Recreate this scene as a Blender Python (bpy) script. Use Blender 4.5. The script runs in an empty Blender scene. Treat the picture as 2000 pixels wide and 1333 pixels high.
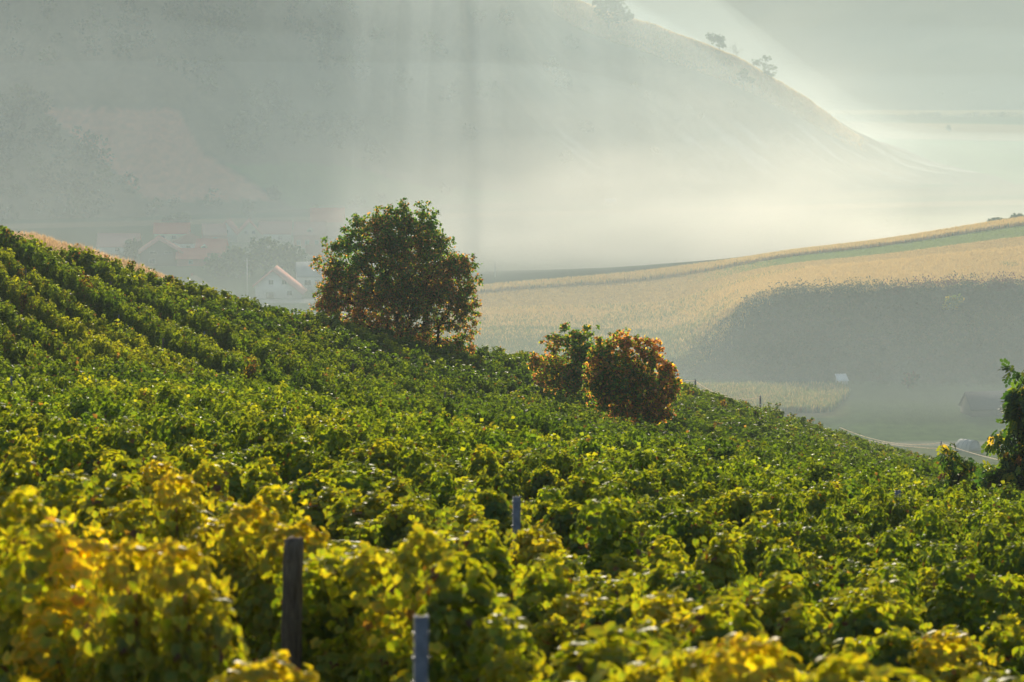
import bpy, math
import numpy as np

# ------------------------------------------------------------------ camera, sky, sun, exposure
S = bpy.context.scene
CZ = 140.0                       # eye height above datum
FOC = 7500.0                     # focal length in photo pixels (135 mm lens)
PITCH = math.atan(816.5 / FOC)
cam_d = bpy.data.cameras.new("camera")
cam = bpy.data.objects.new("camera", cam_d)
S.collection.objects.link(cam)
S.camera = cam
cam.location = (0, 0, CZ)
cam.rotation_euler = (math.pi / 2 - PITCH, 0, 0)
cam_d.sensor_width = 36.0
cam_d.lens = 36.0 * FOC / 2000.0
cam_d.clip_start = 0.5
cam_d.clip_end = 20000
cam_d.dof.use_dof = True
cam_d.dof.focus_distance = 235.0
cam_d.dof.aperture_fstop = 4.5

SUN_AZ = math.radians(-1.0)      # from +Y towards +X
SUN_EL = math.radians(13.0)
w = bpy.data.worlds.new("World")
S.world = w
w.use_nodes = True
nt = w.node_tree
sky = nt.nodes.new("ShaderNodeTexSky")
sky.sky_type = 'NISHITA'
sky.sun_disc = False
sky.sun_elevation = SUN_EL
sky.sun_rotation = SUN_AZ
sky.air_density = 1.0
sky.dust_density = 2.0
bg = nt.nodes["Background"]
bg.inputs[1].default_value = 0.085
nt.links.new(sky.outputs[0], bg.inputs[0])
sun_d = bpy.data.lights.new("sun", 'SUN')
sun_d.energy = 5.0
sun_d.angle = math.radians(0.5)
sun_d.color = (1.0, 0.89, 0.70)
sun = bpy.data.objects.new("sun", sun_d)
S.collection.objects.link(sun)
sun.location = (0, 100, CZ + 200)
sun.rotation_euler = (math.pi / 2 - SUN_EL, 0, math.pi - SUN_AZ)   # light travels towards the camera
S.view_settings.view_transform = 'Standard'
S.view_settings.look = 'None'
S.view_settings.exposure = 0.6
S.view_settings.gamma = 1.0
S.render.engine = 'CYCLES'
cy = S.cycles
cy.use_denoising = True
cy.max_bounces = 7
cy.diffuse_bounces = 2
cy.glossy_bounces = 2
cy.transmission_bounces = 4
cy.volume_bounces = 1
cy.transparent_max_bounces = 24
cy.caustics_reflective = False
cy.caustics_refractive = False
cy.sample_clamp_indirect = 4.0
cy.use_adaptive_sampling = True
cy.adaptive_threshold = 0.02

rng = np.random.default_rng(7)
SP, CP = math.sin(PITCH), math.cos(PITCH)

def W(px, py, d):
    """photo pixel at forward distance d -> world point"""
    u = (px - 1000.0) / FOC
    v = (666.5 - py) / FOC
    dy = CP + v * SP
    return (d * u / dy, d, CZ + d * (v * CP - SP) / dy)

def WZ(py, d):
    return W(1000, py, d)[2]

def tanv(py):
    return (WZ(py, 1.0) - CZ)

# ------------------------------------------------------------------ helpers
def tag(o, label=None, cat=None, group=None, kind=None):
    if label: o["label"] = label
    if cat: o["category"] = cat
    if group: o["group"] = group
    if kind: o["kind"] = kind
    return o

def empty(name, loc, rz=0.0):
    o = bpy.data.objects.new(name, None)
    o.empty_display_size = 0.3
    S.collection.objects.link(o)
    o.location = loc
    o.rotation_euler = (0, 0, rz)
    return o

def mesh_data(name, V, F, mats, cols=None, fmat=None, smooth=False):
    """V (n,3); F list of int arrays (m,k), k may differ between arrays"""
    me = bpy.data.meshes.new(name)
    V = np.asarray(V, dtype=np.float32)
    if not isinstance(F, list): F = [F]
    F = [np.asarray(f, dtype=np.int32) for f in F if len(f)]
    nl = sum(f.size for f in F)
    npoly = sum(len(f) for f in F)
    me.vertices.add(len(V)); me.vertices.foreach_set("co", V.ravel())
    me.loops.add(nl); me.loops.foreach_set("vertex_index", np.concatenate([f.ravel() for f in F]))
    me.polygons.add(npoly)
    tot = np.concatenate([np.full(len(f), f.shape[1], np.int32) for f in F])
    st = np.zeros(npoly, np.int32); st[1:] = np.cumsum(tot)[:-1]
    me.polygons.foreach_set("loop_start", st)
    if fmat is not None:
        me.polygons.foreach_set("material_index", np.asarray(fmat, np.int32))
    me.update(calc_edges=True)
    if smooth:
        me.polygons.foreach_set("use_smooth", np.ones(npoly, bool))
    if cols is not None:
        a = me.color_attributes.new("Col", 'FLOAT_COLOR', 'POINT')
        c = np.ones((len(V), 4), np.float32); c[:, :3] = cols
        a.data.foreach_set("color", c.ravel())
    for m in (mats if isinstance(mats, (list, tuple)) else [mats]):
        me.materials.append(m)
    return me

def obj(name, me, parent=None, loc=None):
    o = bpy.data.objects.new(name, me)
    S.collection.objects.link(o)
    if loc is not None: o.location = loc
    if parent is not None: o.parent = parent
    return o

class MB:
    """collects simple solids into one mesh"""
    def __init__(s): s.V = []; s.F = {}; s.n = 0
    def add(s, V, F):
        V = np.asarray(V, float)
        for f in F:
            s.F.setdefault(len(f), []).append([i + s.n for i in f])
        s.V.append(V); s.n += len(V)
    def box(s, x0, x1, y0, y1, z0, z1):
        V = [(x, y, z) for z in (z0, z1) for y in (y0, y1) for x in (x0, x1)]
        s.add(V, [(0, 2, 3, 1), (4, 5, 7, 6), (0, 1, 5, 4), (2, 6, 7, 3), (0, 4, 6, 2), (1, 3, 7, 5)])
        return s
    def prism(s, poly, a, b, axis='y'):
        """poly in (x,z), extruded along y from a to b (or poly in (y,z) along x)"""
        n = len(poly)
        P = []
        for t in (a, b):
            for (p, q) in poly:
                P.append((p, t, q) if axis == 'y' else (t, p, q))
        F = [tuple(range(n))[::-1], tuple(range(n, 2 * n))]
        for i in range(n):
            j = (i + 1) % n
            F.append((i, j, n + j, n + i))
        s.add(P, F); return s
    def tube(s, pts, rad, k=6, cap=True):
        pts = np.asarray(pts, float); m = len(pts)
        rad = np.broadcast_to(np.asarray(rad, float), (m,))
        t = np.gradient(pts, axis=0); t /= np.linalg.norm(t, axis=1)[:, None] + 1e-9
        up = np.where(np.abs(t[:, 2:3]) > 0.9, np.array([[1.0, 0, 0]]), np.array([[0, 0, 1.0]]))
        a = np.cross(t, up); a /= np.linalg.norm(a, axis=1)[:, None]
        b = np.cross(t, a)
        an = np.arange(k) * 2 * math.pi / k
        V = pts[:, None] + rad[:, None, None] * (a[:, None] * np.cos(an)[None, :, None] + b[:, None] * np.sin(an)[None, :, None])
        V = V.reshape(-1, 3)
        F = []
        for i in range(m - 1):
            for j in range(k):
                F.append((i * k + j, i * k + (j + 1) % k, (i + 1) * k + (j + 1) % k, (i + 1) * k + j))
        if cap:
            F.append(tuple(range(k))[::-1]); F.append(tuple((m - 1) * k + j for j in range(k)))
        s.add(V, F); return s
    def build(s, name, mat, parent=None, loc=None, smooth=False):
        F = [np.array(v) for v in s.F.values()]
        return obj(name, mesh_data(name, np.concatenate(s.V), F, mat, smooth=smooth), parent, loc)

def nodes(name):
    m = bpy.data.materials.new(name); m.use_nodes = True
    n = m.node_tree; n.nodes.clear()
    out = n.nodes.new("ShaderNodeOutputMaterial")
    return m, n, out

def N(n, t, **kw):
    x = n.nodes.new(t)
    for k, v in kw.items():
        if k.startswith("i_"): x.inputs[k[2:].replace("_", " ")].default_value = v
        else: setattr(x, k, v)
    return x

def mat_rough(name, ca, cb, scale=1.0, rough=0.9, bump=0.3, spec=0.2, stretch=(1, 1, 1), attr=False, det=6, bscale=None, mscale=None):
    """weathered surface: two tones mixed by noise, with bump; optionally times the vertex colour"""
    m, n, out = nodes(name)
    tc = N(n, "ShaderNodeTexCoord"); mp = N(n, "ShaderNodeMapping"); mp.inputs["Scale"].default_value = stretch
    n.links.new(tc.outputs["Object"], mp.inputs[0])
    no = N(n, "ShaderNodeTexNoise"); no.inputs["Scale"].default_value = scale; no.inputs["Detail"].default_value = det
    no.inputs["Roughness"].default_value = 0.65
    n.links.new(mp.outputs[0], no.inputs[0])
    cr = N(n, "ShaderNodeValToRGB")
    cr.color_ramp.elements[0].position = 0.32; cr.color_ramp.elements[1].position = 0.68
    cr.color_ramp.elements[0].color = (*ca, 1); cr.color_ramp.elements[1].color = (*cb, 1)
    n.links.new(no.outputs[0], cr.inputs[0])
    col = cr.outputs[0]
    if attr:
        at = N(n, "ShaderNodeVertexColor", layer_name="Col")
        mx = N(n, "ShaderNodeMix", data_type='RGBA', blend_type='MULTIPLY'); mx.inputs[0].default_value = 1
        n.links.new(at.outputs[0], mx.inputs[6]); n.links.new(col, mx.inputs[7]); col = mx.outputs[2]
    if spec > 0:
        b = N(n, "ShaderNodeBsdfPrincipled"); b.inputs["Roughness"].default_value = rough
        b.inputs["Specular IOR Level"].default_value = spec
        n.links.new(col, b.inputs["Base Color"])
    else:
        b = N(n, "ShaderNodeBsdfDiffuse"); n.links.new(col, b.inputs["Color"])
    if bump:
        nb = N(n, "ShaderNodeTexNoise"); nb.inputs["Scale"].default_value = bscale or scale * 3; nb.inputs["Detail"].default_value = 5
        n.links.new(mp.outputs[0], nb.inputs[0])
        bp = N(n, "ShaderNodeBump"); bp.inputs["Strength"].default_value = bump
        bp.inputs["Distance"].default_value = mscale or 0.05
        n.links.new(nb.outputs[0], bp.inputs["Height"]); n.links.new(bp.outputs[0], b.inputs["Normal"])
    n.links.new(b.outputs[0], out.inputs[0])
    return m

def mat_leaf(name, trans=0.5, tint=(1.35, 1.2, 0.45), gloss=0.07, rnd=0.25):
    m, n, out = nodes(name)
    at = N(n, "ShaderNodeVertexColor", layer_name="Col")
    oi = N(n, "ShaderNodeObjectInfo")
    hs = N(n, "ShaderNodeHueSaturation")
    mr = N(n, "ShaderNodeMapRange"); mr.inputs[3].default_value = 1 - rnd; mr.inputs[4].default_value = 1 + rnd
    n.links.new(oi.outputs["Random"], mr.inputs[0]); n.links.new(mr.outputs[0], hs.inputs["Value"])
    n.links.new(at.outputs[0], hs.inputs["Color"])
    df = N(n, "ShaderNodeBsdfDiffuse"); n.links.new(hs.outputs[0], df.inputs[0])
    mt = N(n, "ShaderNodeMix", data_type='RGBA', blend_type='MULTIPLY'); mt.inputs[0].default_value = 1
    n.links.new(hs.outputs[0], mt.inputs[6]); mt.inputs[7].default_value = (*tint, 1)
    tr = N(n, "ShaderNodeBsdfTranslucent"); n.links.new(mt.outputs[2], tr.inputs[0])
    m1 = N(n, "ShaderNodeMixShader"); m1.inputs[0].default_value = trans
    n.links.new(df.outputs[0], m1.inputs[1]); n.links.new(tr.outputs[0], m1.inputs[2])
    gl = N(n, "ShaderNodeBsdfGlossy"); gl.inputs["Roughness"].default_value = 0.42; gl.inputs[0].default_value = (0.9, 0.9, 0.9, 1)
    m2 = N(n, "ShaderNodeMixShader"); m2.inputs[0].default_value = gloss
    n.links.new(m1.outputs[0], m2.inputs[1]); n.links.new(gl.outputs[0], m2.inputs[2])
    n.links.new(m2.outputs[0], out.inputs[0])
    return m

def mat_volume(name, density, color, aniso):
    m, n, out = nodes(name)
    v = N(n, "ShaderNodeVolumePrincipled")
    v.inputs["Density"].default_value = density
    v.inputs["Color"].default_value = (*color, 1)
    v.inputs["Anisotropy"].default_value = aniso
    n.links.new(v.outputs[0], out.inputs["Volume"])
    return m

# smooth lattice noise, vectorised
_tab = np.random.default_rng(99).random((256, 256))
def vnoise(x, y):
    xi = np.floor(x).astype(int); yi = np.floor(y).astype(int)
    fx = x - xi; fy = y - yi
    fx = fx * fx * (3 - 2 * fx); fy = fy * fy * (3 - 2 * fy)
    g = lambda a, b: _tab[a % 256, b % 256]
    return (g(xi, yi) * (1 - fx) + g(xi + 1, yi) * fx) * (1 - fy) + (g(xi, yi + 1) * (1 - fx) + g(xi + 1, yi + 1) * fx) * fy
def fbm(x, y, o=4, lac=2.1, gain=0.5):
    s = 0; a = 1; t = 0
    for i in range(o):
        s = s + a * (vnoise(x + 17.3 * i, y + 5.1 * i) - 0.5); t += a; a *= gain; x = x * lac; y = y * lac
    return s / t * 2

def sstep(a, b, x):
    t = np.clip((x - a) / (b - a), 0, 1)
    return t * t * (3 - 2 * t)

def pchip(x, xp, fp):
    """smooth monotone-ish interpolation"""
    xp = np.asarray(xp, float); fp = np.asarray(fp, float)
    h = np.diff(xp); d = np.diff(fp) / h
    m = np.zeros_like(fp)
    m[1:-1] = np.where(d[:-1] * d[1:] > 0, 2 * d[:-1] * d[1:] / (d[:-1] + d[1:] + 1e-12), 0)
    m[0], m[-1] = d[0], d[-1]
    x = np.clip(x, xp[0], xp[-1])
    i = np.clip(np.searchsorted(xp, x) - 1, 0, len(h) - 1)
    t = (x - xp[i]) / h[i]
    return ((2*t**3 - 3*t**2 + 1) * fp[i] + (t**3 - 2*t**2 + t) * h[i] * m[i] + (-2*t**3 + 3*t**2) * fp[i+1] + (t**3 - t**2) * h[i] * m[i+1])

# ------------------------------------------------------------------ terrain shape: the vineyard slope
VCOL = np.array([-2500, -400, 0, 500, 790, 1330, 1850, 2300, 4500.])
DSIL = np.array([200, 215, 230, 248, 265, 330, 370, 385, 385.])
CREST = np.array([735, 735, 742, 764, 800, 868, 928, 965, 965.])    # vine tops at the near crest (115 m)
FAR = {0: [(0, 742), (.2, 744), (.4, 690), (.56, 610), (.74, 540), (.87, 484), (1, 450), (1.2, 480), (1.9, 780), (3, 1400)],
       500: [(0, 764), (.2, 768), (.4, 722), (.62, 672), (.84, 620), (1, 594), (1.2, 612), (1.8, 860), (3, 1400)],
       790: [(0, 800), (.2, 801), (.38, 779), (.58, 740), (.78, 695), (1, 655), (1.2, 668), (1.7, 900), (3, 1400)],
       1330: [(0, 868), (.12, 869), (.27, 862), (.45, 836), (.65, 800), (.86, 768), (1, 756), (1.2, 768), (1.6, 960), (2.4, 1300)],
       1850: [(0, 928), (.15, 929), (.35, 927), (.6, 920), (.82, 912), (1, 906), (1.2, 926), (1.6, 1080), (2.4, 1350)]}
FAR[-400] = [(t, p - 60 * t) for t, p in FAR[0]]; FAR[-2500] = FAR[-400]
FAR[2300] = [(t, p + 38) for t, p in FAR[1850]]; FAR[4500] = FAR[2300]
TD = np.linspace(0, 2.4, 121)
SMALL = []
for c, ds, cr in zip(VCOL, DSIL, CREST):
    t, p = zip(*FAR[int(c)])
    d = 115 + np.array(t) * (ds - 115)
    z = np.array([WZ(pp, dd) - CZ for pp, dd in zip(p, d)])
    dd = 115 + TD * (ds - 115)
    zz = np.interp(dd, d, z)
    k = np.ones(9) / 9
    zp = np.concatenate([zz[0] + (zz[0] - zz[1:5][::-1]), zz, zz[-1] + (zz[-1] - zz[-5:-1][::-1])])
    zz = np.convolve(zp, k, 'valid')
    zz[0] = z[0]
    SMALL.append(zz)
SMALL = np.array(SMALL)
SN = np.array([-tanv(c) - 1.45 / 115 for c in CREST])

def colc(X, Y):
    return np.clip(1000 + 7460 * X / np.maximum(Y, 35.0), -2500, 4500)

def vine_top(X, Y):
    X = np.asarray(X, float); Y = np.asarray(Y, float)
    c = colc(X, Y)
    near = -(1.45 + pchip(c, VCOL, SN) * Y)
    ds = pchip(c, VCOL, DSIL)
    t = (Y - 115) / (ds - 115)
    ti = np.clip(t, 0, 2.4) / 2.4 * 120
    i = np.clip(ti.astype(int), 0, 119); f = ti - i
    # per-column profiles, smooth across columns
    prof = np.stack([SMALL[k][i] * (1 - f) + SMALL[k][i + 1] * f for k in range(len(VCOL))])
    h = np.diff(VCOL)
    j = np.clip(np.searchsorted(VCOL, c) - 1, 0, len(h) - 1)
    u = (c - VCOL[j]) / h[j]
    d = np.diff(prof, axis=0) / h.reshape(-1, *([1] * (prof.ndim - 1)))
    m = np.zeros_like(prof); m[1:-1] = 0.5 * (d[:-1] + d[1:]); m[0] = d[0]; m[-1] = d[-1]
    tk = lambda A, q: np.take_along_axis(A, q[None], 0)[0]
    hh = h[j]
    far = ((2*u**3 - 3*u**2 + 1) * tk(prof, j) + (u**3 - 2*u**2 + u) * hh * tk(m, j) + (-2*u**3 + 3*u**2) * tk(prof, j + 1) + (u**3 - u**2) * hh * tk(m, j + 1))
    b = sstep(-6, 6, Y - 115)
    z = near * (1 - b) + far * b
    z = z + 0.25 * fbm(X * 0.07, Y * 0.05 + 3, 3) * sstep(10, 40, Y)
    return z + CZ

def ground_z(X, Y):
    return vine_top(X, Y) - 2.2 + .4 * sstep(115, 180, np.asarray(Y, float))

FLOOR = CZ - 117.0

def grid(name, cs, ds, zf, mat, colf=None, xf=None):
    C, D = np.meshgrid(cs, ds)
    X = (C - 1000) / 7460 * np.maximum(D, 35.0)
    Z = zf(X, D)
    V = np.stack([X, D, Z], -1).reshape(-1, 3)
    nc, nd = len(cs), len(ds)
    I = np.arange(nc * nd).reshape(nd, nc)
    F = np.stack([I[:-1, :-1], I[:-1, 1:], I[1:, 1:], I[1:, :-1]], -1).reshape(-1, 4)
    cols = colf(V[:, 0], V[:, 1], V[:, 2]) if colf else None
    return obj(name, mesh_data(name, V, F, mat, cols=cols, smooth=True))

# vineyard ground: grass and bare soil between the rows
m_soil = mat_rough("vineyard_soil", (0.035, 0.04, 0.012), (0.11, 0.085, 0.045), 1.3, bump=0.6, mscale=0.1, spec=0)
o = grid("vineyard_slope", np.concatenate([np.linspace(-2500, -200, 30), np.linspace(-190, 2190, 150), np.linspace(2200, 4500, 30)]),
         np.concatenate([np.linspace(-60, 100, 60), np.linspace(102, 520, 200)]), ground_z, m_soil)
tag(o, kind="structure")

# ------------------------------------------------------------------ valley floor, field mound, hills
def floor_z(X, Y):
    return FLOOR + 0.6 * fbm(X * 0.01, Y * 0.006, 3) + np.clip(Y - 2450, 0, None) * 0.004

# mound: columns -> (foot d, bank top py, bank top d, silhouette py, silhouette d)
MC = np.array([600, 800, 1000, 1280, 1500, 1700, 2000, 2500, 3200.])
MFOOT = np.array([1040, 1040, 1035, 990, 978, 975, 965, 955, 950.])
MTPY = np.array([605, 630, 655, 668, 582, 572, 562, 552, 545.])
MTD = np.array([1100, 1085, 1075, 1045, 1028, 1025, 1025, 1025, 1025.])
MSPY = np.array([605, 580, 558, 533, 503, 478, 431, 370, 340.])
MSD = np.array([1170, 1190, 1200, 1200, 1160, 1160, 1170, 1180, 1180.])
MTZ = np.array([WZ(p, d) for p, d in zip(MTPY, MTD)]); MTZ[:2] = FLOOR - .3
MSZ = np.array([WZ(p, d) for p, d in zip(MSPY, MSD)]); MSZ[0] = FLOOR - .3

def mound_z(X, Y):
    c = 1000 + 7460 * X / Y
    cc = np.clip(c, 600, 3200)
    f, td, sd = pchip(cc, MC, MFOOT), pchip(cc, MC, MTD), pchip(cc, MC, MSD)
    tz, sz = pchip(cc, MC, MTZ), pchip(cc, MC, MSZ)
    wob = 5 * fbm(X * 0.03, X * 0 + 2.2, 3) * sstep(1300, 1500, c)
    f = f + wob; td = td + wob * 0.7
    base = FLOOR - 1.2
    a = np.clip((Y - f) / (td - f), 0, 1)
    z1 = base + (tz - base) * (0.75 * a + 0.25 * a * a * (3 - 2 * a))
    b = np.clip((Y - td) / (sd - td), 0, 1)
    sl = (sz - tz)
    z2 = tz + sl * (0.8 * b + 0.2 * np.sin(b * math.pi / 2)) + 0.8 * np.sin(b * math.pi) * sstep(1300, 1600, c)
    g = np.clip((Y - sd) / 110.0, 0, 1)
    z3 = sz + (base - sz) * g * g * (1.0)
    z = np.where(Y < td, z1, np.where(Y < sd, z2, z3))
    rough = (1 - sstep(td - 3, td + 3, Y)) * sstep(f, f + 8, Y) * sstep(1280, 1450, c)
    z = z + rough * (1.6 * fbm(X * 0.05, Y * 0.05, 3) + 0.9 * fbm(X * 0.14, Y * 0.14, 3))
    return np.where(Y < f, base, z)

HC = np.array([-1500, -600, 0, 300, 600, 900, 1130, 1300, 1450, 1550, 1700, 1830, 1950, 2080, 2300.])
HFOOT = np.array([1480, 1500, 1515, 1530, 1560, 1590, 1600, 1610, 1620, 1625, 1630, 1630, 1620, 1600, 1560.])
HRD = np.array([2200, 2150, 2100, 2050, 2000, 1930, 1880, 1850, 1840, 1840, 1840, 1790, 1730, 1690, 1640.])
HRPY = np.array([-900, -800, -700, -660, -460, -210, 4, 62, 122, 182, 282, 336, 358, 376, 390.])  # left heights, above the frame, raised so the ridge shades the mist
HRZ = np.array([WZ(p, d) for p, d in zip(HRPY, HRD)]); HRZ[-1] = FLOOR - 3

def hill_z(X, Y):
    c = np.clip(1000 + 7460 * X / Y, -1500, 2300)
    f, rd, rz = pchip(c, HC, HFOOT), pchip(c, HC, HRD), pchip(c, HC, HRZ)
    rz = rz + (1 - sstep(900, 1090, c)) * (22 * fbm(X * .03 + 3, X * 0, 2) + 18 * fbm(X * .13, X * 0 + 7, 2)) + 0.9 * fbm(X * .12, X * 0 + 1.5, 3)  # ridge jags out of view are shaped to cut shafts into the mist
    base = FLOOR - 3
    t = np.clip((Y - f) / (rd - f), 0, 1)
    g = t * (1 - 0.0 * t)
    g = 0.72 * t + 0.28 * t * t * (3 - 2 * t)
    g = np.where(t > 0.86, g, g)
    z = base + (rz - base) * g
    amp = np.clip((rz - base) / 60, 0, 1.6) * np.sin(np.clip(t, 0, 1) * math.pi) ** 0.7
    # gullies run down the face, leaning towards the right
    q = X * 0.9 + (Y - 1500) * 0.55
    z = z + amp * (5.0 * fbm(q * 0.018, Y * 0.003, 4) + 1.6 * fbm(q * 0.07, Y * 0.02, 3))
    back = np.clip((Y - rd) / 420.0, 0, 1)
    zb = rz + (base - 6 - rz) * (back * back * (3 - 2 * back))
    return np.where(Y > rd, zb, z)

def farhill_z(X, Y):
    c = 1000 + 7460 * X / Y
    f = 2420 + 60 * fbm(X * 0.004, X * 0, 2)
    t = np.clip((Y - f) / 1200.0, 0, 1.6)
    z = FLOOR - 4 + 235 * (t ** 1.15) * (1 - 0.15 * t)
    z = z + np.clip(t * 4, 0, 1) * (16 * fbm((X - Y * 0.4) * 0.006, Y * 0.0025, 4))
    return z

def mixc(a, b, t):
    return np.asarray(a)[None] * (1 - t[:, None]) + np.asarray(b)[None] * t[:, None]

def floor_col(X, Y, Z):
    py = 666.5 - FOC * ((lambda q: (q * CP + SP) / (CP - q * SP))((Z - CZ) / Y))
    c = 1000 + 7460 * X / Y
    g = np.tile([0.075, 0.11, 0.035], (len(X), 1))
    def band(y0, y1, s, col, soft=2.0, x0=-1e4, x1=1e4):
        yy = py + s * (c - 1500) / 500
        k = sstep(y0 - soft, y0 + soft, yy) * (1 - sstep(y1 - soft, y1 + soft, yy)) * sstep(x0 - 15, x0 + 15, c) * (1 - sstep(x1 - 15, x1 + 15, c))
        g[:] = g * (1 - k[:, None]) + np.array(col)[None] * k[:, None]
    # strips of farmland far up the valley
    band(150, 200, 0, (0.10, 0.15, 0.05))
    band(206, 222, -6, (0.30, 0.24, 0.12), 1.5)
    band(226, 232, -6, (0.06, 0.08, 0.03), 1)
    band(236, 268, -8, (0.34, 0.26, 0.14), 2)
    band(268, 350, -10, (0.11, 0.19, 0.05), 2)
    band(372, 392, 12, (0.17, 0.15, 0.07), 3)
    band(402, 412, 12, (0.28, 0.23, 0.12), 2)
    band(424, 470, 3, (0.11, 0.19, 0.06), 2, 1050)
    # by the village
    band(584, 592, 0, (0.38, 0.36, 0.31), 1, -400, 1050)
    band(606, 616, 3, (0.42, 0.40, 0.34), 1.5, -400, 1000)
    band(762, 815, 3, (0.26, 0.21, 0.09), 4, 1000, 1640)
    band(866, 876, 6, (0.30, 0.28, 0.2), 1, 1600, 3000)
    band(830, 866, 4, (0.10, 0.15, 0.045), 3, 1500, 3000)
    band(876, 960, 4, (0.16, 0.17, 0.06), 3, 1500, 3000)
    n = 1 + 0.25 * fbm(X * 0.05, Y * 0.02, 4)
    return g * n[:, None]

m_field = mat_rough("field", (0.75, 0.75, 0.75), (1.2, 1.2, 1.2), 0.35, attr=True, bump=0.5, bscale=1.5, mscale=0.3, stretch=(1, .5, 1), spec=0)
o = grid("valley_floor", np.linspace(-6500, 8500, 620), np.concatenate([np.linspace(300, 1800, 520), np.linspace(1810, 2700, 140), np.linspace(2750, 9000, 60)]), floor_z, m_field, floor_col)
tag(o, kind="structure")

def mound_col(X, Y, Z):
    c = 1000 + 7460 * X / Y
    cc = np.clip(c, 600, 3200)
    td, sd = pchip(cc, MC, MTD), pchip(cc, MC, MSD)
    wob = 5 * fbm(X * 0.03, X * 0 + 2.2, 3) * sstep(1300, 1500, c)
    td = td + wob * .7
    b = (Y - td) / (sd - td)
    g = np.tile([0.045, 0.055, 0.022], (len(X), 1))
    right = sstep(1250, 1500, c)
    def band(b0, b1, col, soft=0.02, r=1.0):
        k = sstep(b0 - soft, b0 + soft, b) * (1 - sstep(b1 - soft, b1 + soft, b)) * r
        g[:] = g * (1 - k[:, None]) + np.array(col)[None] * k[:, None]
    band(-9, 0.0, (0.16, 0.17, 0.05), .1, 1 - sstep(1460, 1540, c - b * 560))     # left end: yellow green maize, its diagonal edge paints the bank's shadow boundary
    wv = 0.5 + 0.5 * np.sin(b * 9 + 0.8 * fbm(X * .01, Y * .01, 2))
    k = (wv * (1 - sstep(1460, 1540, c - b * 560)) * (b < .2))[:, None]
    g[:] = g * (1 - k) + np.array([0.10, 0.14, 0.04]) * k
    band(0.0, 0.34, (0.40, 0.27, 0.09), .03)             # ripe maize
    band(0.34, 0.50, (0.30, 0.25, 0.08), .03)
    band(0.50, 0.68, (0.42, 0.33, 0.16), .02)            # stubble
    band(0.66, 0.90, (0.48, 0.40, 0.22), .03)            # pale grass fading into
    band(0.68, 0.88, (0.20, 0.27, 0.09), .03, sstep(1320, 1560, c))             # the green crop
    band(0.88, 1.02, (0.40, 0.24, 0.11), .02)            # maize on the crest
    n = 1 + 0.3 * fbm(X * 0.15, Y * 0.05, 4)
    return g * n[:, None]

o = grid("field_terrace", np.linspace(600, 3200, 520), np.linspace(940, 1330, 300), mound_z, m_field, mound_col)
tag(o, kind="structure")

def hill_col(X, Y, Z):
    c = 1000 + 7460 * X / Y
    cc = np.clip(c, -1500, 2300)
    f, rd = pchip(cc, HC, HFOOT), pchip(cc, HC, HRD)
    t = (Y - f) / (rd - f)
    py = 666.5 - FOC * ((lambda q: (q * CP + SP) / (CP - q * SP))((Z - CZ) / Y))
    q = X * 0.9 + (Y - 1500) * 0.55
    n = fbm(q * 0.05, Y * 0.012, 4)
    g = mixc((0.08, 0.095, 0.045), (0.26, 0.21, 0.12), np.clip(0.5 + n, 0, 1))
    # bare chalky scree on the gully sides
    k = np.clip((fbm(q * 0.12, Y * 0.03 + 9, 3) - 0.22) * 5, 0, 1) * sstep(1000, 1100, c) * sstep(220, 270, py) * (1 - sstep(330, 370, py))
    g = g * (1 - k[:, None]) + np.array([0.42, 0.40, 0.34]) * k[:, None]
    # warm tan along the crest, its sunlit rim put into the colour
    k = sstep(0.82, 0.95, t) * sstep(950, 1150, c) * (1 - sstep(1520, 1700, c))
    g = g * (1 - k[:, None]) + np.array([0.45, 0.30, 0.16]) * k[:, None]
    # the tilled field above the village
    e1 = 90 + (py - 215) * 1.15; e2 = np.where(py < 300, 350 + (py - 215) * 0.55, 397 + (py - 300) * 1.6)
    k = sstep(-4, 4, c - e1) * sstep(-4, 4, e2 - c) * sstep(212, 216, py) * (1 - sstep(388, 394, py + (c - 400) * 0.0))
    g = g * (1 - k[:, None]) + np.array([0.68, 0.34, 0.22]) * k[:, None]
    # meadow right of it
    top = 318 + np.abs(c - 560) * 0.05 + 34 * sstep(650, 850, c)
    k = sstep(-3, 3, py - top) * sstep(-5, 5, c - e2 - 8) * (1 - sstep(1000, 1060, c)) * (1 - sstep(425, 435, py))
    g = g * (1 - k[:, None]) + np.array([0.12, 0.21, 0.06]) * k[:, None]
    return g

o = grid("hill", np.linspace(-1500, 2300, 760), np.linspace(1470, 2640, 330), hill_z, m_field, hill_col)
tag(o, kind="structure")

def farhill_col(X, Y, Z):
    n = fbm((X - Y * 0.4) * 0.02, Y * 0.01, 4)
    g = mixc((0.05, 0.065, 0.03), (0.14, 0.13, 0.07), np.clip(0.5 + n, 0, 1))
    return g
o = grid("far_hill", np.linspace(-2500, 4500, 350), np.linspace(2300, 4200, 180), farhill_z, m_field, farhill_col)
tag(o, kind="structure")

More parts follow.
